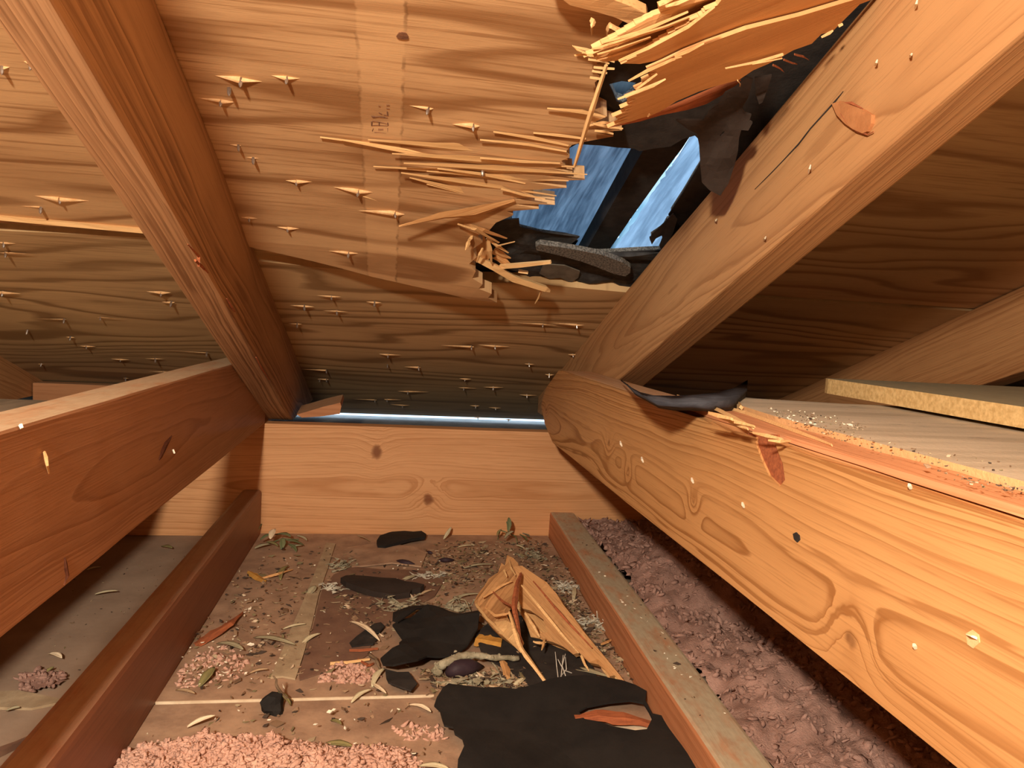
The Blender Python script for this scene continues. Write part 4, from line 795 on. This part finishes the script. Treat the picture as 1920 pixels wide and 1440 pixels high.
for a, b, wd, kd, lb in LV: leaf(lb, a, b, wd, kd, lift=(.001, .004 if wd < 14 else .006))
leaf('olive leaf with a long stem on the near panel', (610, 1394), (662, 1399), 17, 'olive', stem=(588, 1424))
leaf('small pale leaf leaning against the header above the litter', (832, 1011), (846, 988), 8, 'pale', lift=(.002, .016))
leaf('tan chip-like leaf leaning against the foot of the header', (671, 1004), (694, 1015), 7, 'tan', lift=(.010, .001))
for a, b, wd, kd, lb in [((178, 1114), (221, 1107), 9, 'pale', 'pale curved leaf in the middle of the grey left bay floor'), ((162, 1069), (189, 1063), 8, 'pale', 'pale leaf tucked under the left truss chord'), ((91, 1225), (116, 1233), 12, 'cream', 'small cream leaf in the left bay near the pink wisp'),
                         ((12, 1332), (37, 1325), 9, 'grey', 'grey leaf by the paper flange in the left bay'), ((303, 1024), (323, 1027), 11, 'olive', 'dark olive leaf on the left bay floor near the header'), ((84, 1262), (101, 1250), 8, 'olive', 'olive leaf scrap standing in the pink wisp of the left bay')]:
    leaf(lb, a, b, wd, kd, h=.0006)
# green sprig in the far left corner and the little plant by the header
def sprig(label, base, leaves, stemto, h=PH):
    t = thing('leafy_sprig', label, 'sprig', flr(*base, h))
    for (a, b, wd, kd, la, lb2) in leaves:
        o = leaf(None, a, b, wd, kd, lift=(la, lb2), name='leaf', cat=None); mw = MW[o.name]; o.parent = t; o.matrix_parent_inverse = MW[t.name].inverted()
    for st in stemto:
        P = [flr(x, y, z) for x, y, z in st]; v, f = tube(fine(P, 3), [.0008] * (3 * (len(P) - 1) + 1), 5); mk('stem', v, f, M_LEAF['green'], t)
    return t
sprig('green leafy sprig in the corner of the left floor joist and the header', (520, 1020), [((478, 1028), (507, 1020), 12, 'grey', .003, .005), ((507, 1010), (516, 991), 12, 'cream', .014, .020), ((516, 1002), (545, 1006), 12, 'green', .010, .012), ((528, 1030), (530, 1008), 11, 'green', .002, .012), ((536, 1012), (570, 1022), 11, 'green', .012, .004), ((545, 1026), (566, 1022), 9, 'grey', .003, .005),
      ((540, 1020), (556, 1034), 9, 'green', .006, .002), ((488, 1012), (510, 1000), 10, 'green', .010, .016), ((500, 1016), (522, 1024), 10, 'olive', .008, .004), ((556, 1004), (576, 1013), 8, 'grey', .008, .004)], [[(500, 1020, .006), (530, 1010, .010), (560, 1012, .006)], [(480, 1000, .012), (497, 972, .020), (514, 963, .022)]])
sprig('small green plantlet with upright leaves in front of the header', (960, 1010), [((953, 996), (954, 970), 9, 'green', .022, .036), ((946, 1010), (963, 996), 16, 'grey', .012, .022), ((975, 1002), (988, 1014), 13, 'olive', .018, .008), ((968, 1022), (986, 1030), 10, 'pale', .008, .003), ((980, 1000), (993, 1007), 10, 'grey', .018, .010), ((932, 1004), (940, 992), 6, 'olive', .012, .020)],
      [[(933, 1012, .004), (938, 994, .020), (955, 1000, .018), (967, 1006, .012), (972, 1028, .002)], [(955, 1000, .018), (950, 978, .030)]])
# shingle and felt pieces
def felt(name, label, px, h, mat, thick=.0012, rough=.006, holes=(), space=.012, cat='felt', bf=22, tilt=0.):
    q = [flr(x, y, h) for x, y in px]; hq = [[(flr(x, y, h).x, flr(x, y, h).y) for x, y in hh] for hh in holes]; cy = sum(a.y for a in q) / len(q)
    fn = lambda u, v, w: V3((u, v, h + w + rough * max(0, noise.noise(V3((u * bf, v * bf, h * 90))) + .45) + tilt * (v - cy)))
    V, F = slab([(a.x, a.y) for a in q], thick, fn, hq, space); return tag(mk(name, V, F, mat), label, cat)
felt('shingle_scrap', 'slim dark shingle strip lying against the foot of the header', [(706, 1021), (712, 1013), (735, 1004), (758, 1001), (775, 1003), (790, 1002), (799, 1009), (797, 1014), (786, 1015), (770, 1018), (745, 1025), (722, 1030), (708, 1028)], PH + .002, M_FELTB, .004, .003, cat='shingle')
felt('shingle_scrap', 'dark bean-shaped shingle piece right of the tape strip', [(638, 1099), (648, 1091), (662, 1088), (690, 1090), (715, 1094), (742, 1097), (760, 1102), (778, 1103), (795, 1108), (788, 1113), (772, 1116), (768, 1121), (738, 1125), (700, 1120), (668, 1114), (648, 1108)], PH + .002, M_BRFELT, .006, .004, cat='shingle')
felt('felt_scrap', 'crumpled dark grey felt piece in the middle of the litter', [(735, 1190), (748, 1178), (770, 1166), (800, 1152), (830, 1151), (842, 1155), (856, 1163), (872, 1167), (895, 1169), (898, 1180), (895, 1196), (876, 1214), (850, 1232), (820, 1240), (800, 1246), (782, 1262), (760, 1268), (736, 1266), (718, 1254), (713, 1243), (735, 1232), (752, 1224), (748, 1215), (755, 1205)], PH + .006, M_FELTB, .0016, .012, bf=26)
felt('felt_scrap', 'folded felt flap behind the crumpled felt piece', [(736, 1168), (760, 1160), (800, 1146), (810, 1150), (780, 1166), (745, 1190), (735, 1186)], PH + .004, M_FELTB, .0014, .016)
felt('felt_scrap', 'black felt corner sticking out under the crumpled felt toward the panel edge', [(722, 1262), (745, 1268), (766, 1268), (782, 1290), (770, 1304), (750, 1300), (728, 1292), (724, 1280)], PH + .003, M_FELT, .0014, .006)
felt('felt_scrap', 'small black felt chip under the slim cream leaf', [(655, 1208), (668, 1197), (690, 1182), (702, 1174), (714, 1172), (721, 1180), (712, 1190), (695, 1194), (708, 1202), (700, 1212), (680, 1213), (660, 1216)], PH + .001, M_FELT, .0014, .004)
felt('felt_scrap', 'dark felt piece lying behind and under the broken plywood chunk', [(890, 1195), (930, 1165), (980, 1160), (1040, 1200), (1110, 1250), (1120, 1280), (1060, 1292), (1010, 1300), (985, 1282), (955, 1260), (905, 1236)], PH + .002, M_FELT, .0012, .004)
felt('felt_sheet', 'big black felt sheet with a torn slot at the bottom of the picture', [(813, 1345), (818, 1330), (830, 1310), (840, 1303), (870, 1308), (905, 1311), (935, 1308), (965, 1309), (1000, 1301), (1030, 1292), (1060, 1288), (1095, 1286), (1130, 1287), (1165, 1293), (1190, 1303), (1211, 1316), (1209, 1332), (1222, 1352), (1246, 1358), (1268, 1361), (1280, 1376), (1290, 1396), (1300, 1420), (1312, 1470), (1330, 1560), (1100, 1580), (850, 1560), (858, 1440), (870, 1415), (866, 1402), (852, 1396), (849, 1384), (832, 1383), (828, 1370), (824, 1355)],
     PH + .003, M_FELTB, .0014, .010, holes=[[(1084, 1346), (1100, 1338), (1140, 1332), (1180, 1330), (1205, 1335), (1215, 1348), (1222, 1360), (1212, 1380), (1190, 1383), (1150, 1377), (1122, 1368), (1095, 1362)]], space=.012, bf=14)
V, F = blade(fine([flr(x, y, z) for x, y, z in [(1078, 1347, .012), (1120, 1344, .013), (1170, 1346, .012), (1228, 1360, .008)]], 4, .0004), [.006 + .006 * math.sin(math.pi * i / 12) for i in range(13)], .003, (0, -.3, 1), .2)
tag(mk('bark_shard', V, F, M_RED), 'red-brown wood shard showing in the slot of the big felt sheet', 'wood shard')
fslabf('drywall_panel', [(1110, 1366), (1215, 1362), (1218, 1390), (1130, 1384)], .0046, .001, M_EDGE, parent=floor)
# purple-black lump
P = [flr(836, 1264, PH + .005), flr(855, 1254, PH + .008), flr(880, 1250, PH + .008), flr(906, 1250, PH + .003)]; v, f = tube(fine(P, 3), [.002, .0045, .0062, .007, .0072, .007, .0064, .005, .003, .001], 9)
tag(mk('seed_pod', v, f, M_PURP, smooth=True), 'purple-black seed pod under the lichen twig', 'seed pod')
for a, b, wd, lb in [((742, 1052), (778, 1058), 11, 'dark purple pod near the header, above the bean-shaped shingle piece'), ((822, 1050), (852, 1050), 9, 'black pod lying in the litter below the header'), ((800, 1034), (812, 1038), 6, 'tiny black seed just below the header')]:
    P = [flr(*a, PH + .003), flr((a[0] + b[0]) / 2, (a[1] + b[1]) / 2, PH + .004), flr(*b, PH + .003)]; r = pxw(P[0], wd) / 2; v, f = tube(fine(P, 3), [r * .2, r * .7, r, r, r * .9, r * .6, r * .15], 8); tag(mk('seed_pod', v, f, M_PURP, smooth=True), lb, 'seed pod')
# twigs and lichen
def twig(label, px, r, mat, name='twig', wob=.0008, cat='twig'):
    P = fine([flr(*q) for q in px], 4, wob); n = len(P); v, f = tube(P, [r * (1 - .5 * i / n) * random.uniform(.8, 1.2) for i in range(n)], 6); return tag(mk(name, v, f, mat, smooth=True), label, cat)
tw = thing('lichen_twig', 'curved grey twig crusted with lichen in front of the crumpled felt', 'twig', flr(880, 1235, PH + .004))
P = fine([flr(*q) for q in [(818, 1262, .008), (822, 1250, .014), (835, 1243, .018), (860, 1232, .018), (890, 1229, .017), (930, 1233, .015), (972, 1234, .012)]], 4, .0006); n = len(P)
v, f = tube(P, [.0038 * (1.15 - .55 * i / n) * random.uniform(.8, 1.25) for i in range(n)], 7); mk('twig_wood', v, f, M_LICH, tw, smooth=True)
A = Acc()
for i in range(60):
    p = P[int(random.random() ** 1.6 * n)] + V3((random.uniform(-1, 1), random.uniform(-1, 1), random.uniform(-.2, 1))) * .0028; r = random.uniform(.001, .0024)
    A.add([p + V3((math.cos(t) * r * random.uniform(.6, 1.2), math.sin(t) * r * random.uniform(.6, 1.2), random.uniform(-.0012, .0012))) for t in [k * 1.2566 for k in range(5)]] + [p + V3((0, 0, .0018))], [[k, (k + 1) % 5, 5] for k in range(5)])
A.build('lichen_crust', M_LICH, tw)
def lichen(label, c, rx, ry, n, mat=M_LICH, h=PH):
    A = Acc(); p0 = flr(*c, h); n = int(n * .8); sx, sy = pxw(p0, rx), pxw(p0, ry) * 2.2
    for i in range(n):
        a = random.uniform(0, 6.28); d = random.random() ** .6; q = p0 + V3((math.cos(a) * d * sx, math.sin(a) * d * sy, .001)); P = [q]
        th_ = random.uniform(0, 6.28)
        for k in range(3): th_ += random.uniform(-.8, .8); P.append(P[-1] + V3((math.cos(th_) * .004, math.sin(th_) * .004, random.uniform(-.0012, .0026))))
        v, f = tube(P, [random.uniform(.0004, .0008), .0008, .0006, .0003], 4); A.add(v, f)
        if i % 2 == 0:
            r = random.uniform(.002, .005); e = P[-1]; A.add([e + V3((math.cos(t) * r, math.sin(t) * r * .7, random.uniform(-.001, .002))) for t in [k * 1.2566 for k in range(5)]] + [e + V3((0, 0, .0015))], [[k, (k + 1) % 5, 5] for k in range(5)])
    return tag(A.build('lichen_tuft', mat), label, 'lichen')
M_LICHW = plain('white_lichen', (.66, .62, .50), (.34, .30, .22), 150, .95, .6, 500)
lichen('branching grey-green lichen tuft between the bean-shaped shingle piece and the crumpled felt', (755, 1140), 40, 14, 70)
lichen('thin grey lichen strands above the crumpled felt', (850, 1142), 45, 12, 50); lichen('white lichen speck cluster left of the bean-shaped shingle piece', (615, 1108), 18, 5, 22, M_LICHW)
lichen('white lichen wisps right of the bean-shaped shingle piece', (800, 1084), 22, 7, 30, M_LICHW); lichen('white lichen flake at the foot of the right floor joist', (1112, 1172), 22, 14, 45, M_LICHW)
lichen('pale lichen crumbs in the litter near the big felt sheet', (885, 1282), 48, 9, 60); lichen('grey lichen strands on the tape strip near the header', (632, 1062), 24, 8, 30); lichen('pale lichen between the plywood chunk and the right floor joist', (1060, 1105), 22, 10, 40, M_LICHW)
lichen('grey lichen behind the plywood chunk by the header', (1000, 1045), 30, 10, 40)
twig('thin brown twig running along the crumpled felt toward the chunk', [(780, 1128, .008), (830, 1140, .010), (880, 1158, .012), (930, 1180, .010), (962, 1182, .008)], .0011, M_BARK)
twig('thin grass-like stem curling by the plywood chunk', [(850, 1120, .006), (872, 1126, .012), (884, 1150, .016), (868, 1172, .010)], .0007, M_LEAF['pale'], 'grass_stem', cat='stem')
twig('thin grey stem standing beside the orange chip', [(922, 1242, .010), (938, 1262, .008), (950, 1300, .006)], .0009, M_LICH, 'grass_stem', cat='stem')
twig('brown twig on the dark brown patch near the pale stick', [(692, 1225, .008), (708, 1240, .010), (714, 1258, .006)], .0016, M_BARK)
twig('grey twig near the header, left of the lichen tuft', [(622, 1072, .006), (648, 1066, .008), (660, 1060, .006)], .0012, M_LICH)
twig('brown stem standing in the dark crumb on the panel edge', [(545, 1318, .006), (525, 1296, .018), (513, 1268, .030)], .0014, M_BARK)
leaf('small olive leaf curling over the dark crumb on the panel edge', (522, 1296), (546, 1322), 12, 'olive', lift=(.012, .002))
# dark crumb
A = Acc(); c0 = flr(514, 1322, .008); ico = bmesh.new(); bmesh.ops.create_icosphere(ico, subdivisions=2, radius=.009)
A.add([c0 + v.co * (1 + .6 * noise.noise(v.co * 160)) for v in ico.verts], [[v.index for v in f.verts] for f in ico.faces]); ico.free(); tag(A.build('bark_crumb', M_FELTB), 'dark rough crumb lying on the panel edge', 'crumb')
# wood shards
def shard(label, px, wd, hs, mat, thick=.003, name='wood_shard', jag=.2):
    P = [flr(x, y, h) for (x, y), h in zip(px, hs)]; P2 = fine(P, 4); W = []
    for i in range(len(P) - 1): W += [pxw(P[i], wd[i]) * (1 - k / 4) + pxw(P[i], wd[i + 1]) * k / 4 for k in range(4)]
    W.append(pxw(P[-1], wd[-1])); V, F = blade(P2, W, thick, (0, -.35, 1), jag)
    ax = (P[-1] - P[0]).normalized(); yy = V3((0, 0, 1)).cross(ax).normalized(); fr = Matrix((ax, yy, ax.cross(yy))).transposed().to_4x4(); fr.translation = P[0]; inv = fr.inverted()
    return tag(mk(name, [inv @ q for q in V], F, mat, None, fr), label, 'wood shard')
shard('red-brown wood shard leaning by the left floor joist', [(370, 1209), (395, 1192), (430, 1170), (455, 1148)], (16, 24, 16, 3), (.006, .008, .010, .008), M_RED, .004)
shard('pale split stick on the dark brown patch', [(619, 1244), (650, 1242), (693, 1236)], (9, 9, 6), (.007,) * 3, M_SPL); shard('thin reddish stick above the pale split stick', [(655, 1220), (680, 1219), (708, 1216)], (7, 7, 6), (.007,) * 3, M_RED)
shard('bright orange wood chip near the left floor joist', [(466, 1073), (478, 1080), (495, 1090)], (8, 16, 10), (.007,) * 3, M_AMB, .005); shard('slim orange splinter right of the bright orange chip', [(492, 1084), (520, 1076), (548, 1068)], (6, 9, 2), (.007, .009, .007), M_SPL2)
shard('small square orange chip in front of the lichen twig', [(942, 1240), (948, 1255), (951, 1270)], (14, 15, 13), (.010, .009, .008), M_SPL2, .004); shard('amber wood chip between the crumpled felt and the chunk', [(893, 1200), (915, 1204), (940, 1208)], (30, 36, 32), (.010, .010, .009), M_AMB, .006)
shard('little yellow chip left of the crumpled felt', [(728, 1224), (738, 1223), (748, 1222)], (5, 6, 5), (.008,) * 3, M_SPL); shard('short brown splinter beside the pale stick', [(672, 1236), (690, 1248), (700, 1244)], (4, 9, 4), (.006, .007, .006), M_RED)
shard('pinkish board scrap in front of the lichen crumbs', [(845, 1292), (880, 1290), (930, 1296)], (10, 16, 8), (.007,) * 3, M_DRY); shard('pale pink chip between the two black felt sheets', [(980, 1302), (1000, 1296), (1018, 1304)], (6, 18, 5), (.009,) * 3, M_EDGE); shard('small orange chip at the foot of the right floor joist', [(1128, 1208), (1138, 1204), (1145, 1200)], (5, 7, 4), (.008,) * 3, M_SPL2)
shard('thin wooden shim lying on the header top below the deck', [(553, 783), (560, 783), (566, 783)], (2, 3, 2), (.150,) * 3, M_SPL2, .001) if False else None
sh = [aty(x, y, 1.03) for x, y in [(556, 777), (575, 772), (605, 763), (638, 755), (640, 762), (637, 776), (600, 781), (566, 783)]]
V, F = slab([(q.x, q.z) for q in sh], .05, lambda u, v, w: V3((u, 1.03 + w, v + w * .12))); tag(mk('wooden_shim', V, F, M_BLOCK), 'wedge-shaped wooden shim on the header beside the left rafter foot', 'shim')
# broken plywood chunk
CH = thing('plywood_chunk', 'broken chunk of splintered plywood lying on the litter by the right floor joist', 'plywood', flr(1050, 1200, PH))
def slant(p0, p1, p2):                                    # plane through three points (px, py, height)
    a, b, c = (flr(*q) for q in (p0, p1, p2)); n = (b - a).cross(c - a).normalized(); n = n if n.z > 0 else -n
    ax = (b - a).normalized(); fr = Matrix((ax, n.cross(ax), n)).transposed().to_4x4(); fr.translation = a
    return n, a, fr
def cslab(px, pl, thick, mat, rough=.0015, label=None, nm='veneer_layer'):
    n, a, fr = pl; inv = fr.inverted(); q = [inv @ hit(x, y, n, a) for x, y in px]
    V, F = slab([(k.x, k.y) for k in q], thick, lambda u, v, w: V3((u, v, w + rough * noise.noise(V3((u * 30, v * 240, 1))))), space=.007); o = mk(nm, V, F, mat, CH, fr)
    if label: o['label'] = label
    return o
pm = slant((985, 1085, .050), (1178, 1285, .010), (1040, 1205, .016))
M_CHK = lumber('chunk_veneer', (.56, .305, .125), (.32, .14, .05), 3.9, 260, (.05, .04), .010, .7, fiber=.7)
cslab([(970, 1068), (984, 1066), (1004, 1080), (1030, 1097), (1048, 1118), (1062, 1140), (1085, 1168), (1100, 1190), (1125, 1220), (1142, 1240), (1160, 1262), (1178, 1285), (1188, 1303), (1170, 1288), (1158, 1272), (1150, 1275), (1140, 1262), (1128, 1252), (1108, 1246), (1090, 1228), (1080, 1232), (1062, 1218), (1040, 1208), (1020, 1204), (1012, 1195), (1032, 1190), (1025, 1168), (1000, 1150), (985, 1146), (972, 1120), (976, 1095)], pm, .006, M_CHK, .003, 'long splintered main plate')
pm2 = slant((985, 1085, .044), (1178, 1285, .006), (1040, 1205, .010)); cslab([(975, 1110), (1000, 1140), (1040, 1180), (1075, 1225), (1045, 1215), (1015, 1200), (1000, 1198), (990, 1170), (975, 1145)], pm2, .004, M_SPL2, .003)
pl_ = slant((955, 1055, .052), (896, 1130, .022), (975, 1200, .020))
cslab([(893, 1134), (900, 1118), (912, 1105), (920, 1092), (938, 1078), (944, 1062), (950, 1066), (955, 1047), (966, 1052), (975, 1062), (980, 1078), (972, 1110), (966, 1130), (952, 1155), (962, 1175), (972, 1200), (978, 1222), (962, 1212), (940, 1195), (925, 1182), (905, 1158), (897, 1146)], pl_, .005, M_CHK, .004, 'left broken plate')
cslab([(930, 1170), (950, 1165), (972, 1180), (982, 1205), (976, 1222), (955, 1205), (938, 1190)], slant((955, 1055, .054), (896, 1130, .026), (975, 1200, .026)), .002, M_SPL, .003)
def csp(px, wd, mat=M_SPL, th_=.003):
    P = [flr(*q) for q in px]; P2 = fine(P, 3, .0002); W = []
    for i in range(len(P) - 1): W += [pxw(P[i], wd[i] + (wd[i + 1] - wd[i]) * k / 3) for k in range(3)]
    W.append(pxw(P[-1], wd[-1])); V, F = blade(P2, W, th_, (.2, -.5, .8), .18); mk('splinter', V, F, mat, CH)
for px, wd, m in [([(977, 1075, .060), (968, 1100, .058), (964, 1140, .050), (972, 1180, .040), (978, 1215, .030)], (5, 10, 11, 8, 7), M_RED), ([(955, 1148, .050), (965, 1180, .044), (976, 1215, .034), (990, 1235, .026), (1022, 1277, .012)], (6, 9, 10, 11, 9), M_SPL), ([(893, 1134, .024), (915, 1162, .024), (945, 1190, .024), (976, 1222, .024)], (6, 7, 7, 4), M_SPL),
                  ([(985, 1150, .034), (1002, 1175, .028), (1012, 1195, .020)], (6, 8, 3), M_SPL), ([(1000, 1203, .022), (1012, 1206, .022), (1024, 1204, .022)], (3, 7, 2), M_SPL), ([(1016, 1218, .022), (1019, 1208, .022), (1022, 1198, .022)], (2, 6, 3), M_SPL), ([(1090, 1230, .018), (1098, 1248, .014), (1104, 1258, .010)], (6, 6, 1), M_SPL),
                  ([(1128, 1250, .014), (1140, 1268, .010), (1150, 1284, .006)], (5, 6, 1), M_SPL2), ([(1148, 1262, .014), (1165, 1282, .010), (1184, 1302, .006)], (6, 8, 2), M_SPL), ([(978, 1098, .056), (1010, 1135, .050), (1050, 1185, .036), (1085, 1225, .022)], (3, 7, 7, 2), M_SPL), ([(955, 1050, .056), (958, 1065, .056), (966, 1078, .055)], (3, 5, 2), M_SPL), ([(945, 1070, .054), (950, 1080, .052)], (4, 3), M_SPL),
                  ([(910, 1140, .034), (930, 1155, .034), (955, 1150, .040)], (4, 9, 4), M_SPL2), ([(905, 1120, .034), (935, 1100, .042), (960, 1090, .050)], (4, 9, 3), M_SPL2), ([(1000, 1090, .056), (1050, 1150, .046), (1110, 1215, .028)], (2, 8, 2), M_RED), ([(925, 1110, .040), (945, 1130, .040), (962, 1138, .045)], (3, 9, 5), M_RED)]:
    csp(px, wd, m)
# cobweb
web = thing('cobweb', 'dusty cobweb strands hanging below the plywood chunk', 'cobweb', flr(1055, 1265, PH))
for px in [[(1041, 1222, .022), (1044, 1250, .012), (1049, 1290, .006)], [(1056, 1228, .022), (1054, 1250, .014), (1050, 1292, .006)], [(1060, 1226, .022), (1054, 1248, .015), (1062, 1272, .008), (1068, 1290, .006)], [(1046, 1236, .018), (1054, 1252, .013)], [(1056, 1256, .013), (1072, 1262, .009)], [(1060, 1232, .02), (1062, 1255, .011), (1050, 1270, .009)]]:
    P = fine([flr(*q) for q in px], 3); v, f = tube(P, [.00022 + .00022 * math.sin(3 * i / len(P)) for i in range(len(P))], 4); mk('strand', v, f, M_WEB, web)

# loose litter nobody could count
def litter(label, regions, mat, n, size, seed, name='leaf_litter', zr=.004):
    rnd = random.Random(seed); A = Acc(); tot = sum(r[2] for r in regions)
    for px, h, wgt in regions:
        poly = [tuple(flr(x, y, h).xy) for x, y in px]; x0, x1 = min(p[0] for p in poly), max(p[0] for p in poly); y0, y1 = min(p[1] for p in poly), max(p[1] for p in poly); k = 0; want = int(n * wgt / tot)
        while k < want:
            x, y = rnd.uniform(x0, x1), rnd.uniform(y0, y1)
            if not inside((x, y), poly): continue
            k += 1; L = rnd.uniform(*size) * (2.2 if rnd.random() < .12 else 1); wd = L * rnd.uniform(.15, .6); a = rnd.uniform(0, 6.28); z = h + rnd.uniform(.0001, zr)
            c, s_ = math.cos(a), math.sin(a); t = rnd.uniform(-.35, .35) * min(.0045, L)
            q = [(-L, 0, 0), (-.2 * L, wd, t), (L, .1 * wd, rnd.uniform(-.25, .5) * min(.005, L)), (.1 * L, -wd, -t)]; top = [V3((x + c * u - s_ * v, y + s_ * u + c * v, z + e)) for u, v, e in q]
            A.add(top + [p - V3((0, 0, min(.0006, zr))) for p in top], [[0, 1, 2, 3], [7, 6, 5, 4], [0, 4, 5, 1], [1, 5, 6, 2], [2, 6, 7, 3], [3, 7, 4, 0]])
    return tag(A.build(name, mat), label, 'litter', kind='stuff')
MID = [(500, 1030), (1020, 1030), (1080, 1110), (1190, 1300), (800, 1315), (560, 1312), (330, 1316), (400, 1210)]
litter('bits of leaf, bark and wood scattered over the brown floor of the middle bay', [(MID, PH, 7), ([(820, 1018), (1020, 1016), (1100, 1110), (1030, 1110), (960, 1060), (840, 1120), (790, 1060)], PH, 6), ([(620, 1120), (830, 1120), (820, 1160), (720, 1180), (640, 1170)], PH, 2), ([(790, 1262), (1020, 1262), (1030, 1300), (800, 1305)], PH, 3), ([(1030, 1100), (1080, 1110), (1195, 1290), (1160, 1270)], PH, 2), ([(380, 1080), (560, 1060), (540, 1280), (330, 1300)], PH, 1.6), ([(400, 1330), (830, 1325), (830, 1440), (250, 1440)], .003, .8)], M_LIT, 3000, (.0009, .0030), 5)
litter('tiny pale crumbs and chips dropped on the brown floor', [(MID, PH, 4), ([(330, 1240), (480, 1130), (560, 1250), (360, 1320)], PH, 3), ([(250, 1340), (820, 1330), (830, 1440), (220, 1440)], .010, 1)], M_FLECK, 170, (.0007, .0016), 6, 'pale_crumbs')
litter('crumbs and dust specks on the grey plank at the right', [([(1440, 765), (1620, 790), (1640, 830), (1480, 800)], JT + .0068, 4), ([(1500, 800), (1900, 870), (1900, 925), (1700, 870)], JT + .0068, 2), ([(1750, 880), (1920, 915), (1920, 930), (1800, 905)], JT + .0068, 1.5)], M_LIT, 230, (.0003, .0008), 7, 'plank_crumbs', zr=.0004)
litter('pale wood crumbs below the splintered chord edge', [([(1430, 762), (1560, 775), (1600, 800), (1480, 795)], JT + .007, 1)], M_FLECK, 40, (.0004, .0010), 9, 'pale_crumbs', zr=.0004)
litter('dark leaf crumbs on the dusty top of the right floor joist', [([(1040, 965), (1075, 955), (1300, 1250), (1380, 1390), (1330, 1380), (1230, 1230)], .0385, 1)], M_LIT, 40, (.0006, .0015), 10, 'joist_crumbs', zr=.0004)
litter('white specks on the top of the right floor joist', [([(1120, 1070), (1160, 1090), (1390, 1360), (1350, 1360)], .0385, 1)], M_FLECK, 22, (.0006, .0014), 12, 'pale_crumbs', zr=.0004)
litter('specks of dust on the grey left bay floor', [([(120, 1090), (390, 1010), (250, 1180), (60, 1330)], .0004, 1)], M_LIT, 60, (.0005, .0012), 13, 'floor_crumbs', zr=.0004)

# ------------------------------------------------------------------ bring everything to real size
for o in list(C.objects):
    g = {'dry_leaf': 'dry leaves scattered over the floor', 'rafter': 'rafters under the roof deck', 'truss_chord': 'bottom chords of the trusses', 'wood_splinter': 'loose splinters around the hole', 'wood_shard': 'wood chips on the floor', 'felt_scrap': 'scraps of torn felt', 'floor_joist': 'floor joists',
         'lichen_tuft': 'lichen tufts in the litter', 'seed_pod': 'dark seed pods', 'twig': 'twigs in the litter', 'hanging_felt': 'felt hanging at the hole'}.get(o.name.split('.')[0])
    if g and o.parent is None and 'label' in o: o['group'] = g
def to_real_size():
    for o in C.objects:
        if o.parent is None and o.type in ('MESH', 'EMPTY'):
            o.matrix_basis = Matrix.Scale(REAL, 4) @ o.matrix_basis
to_real_size()
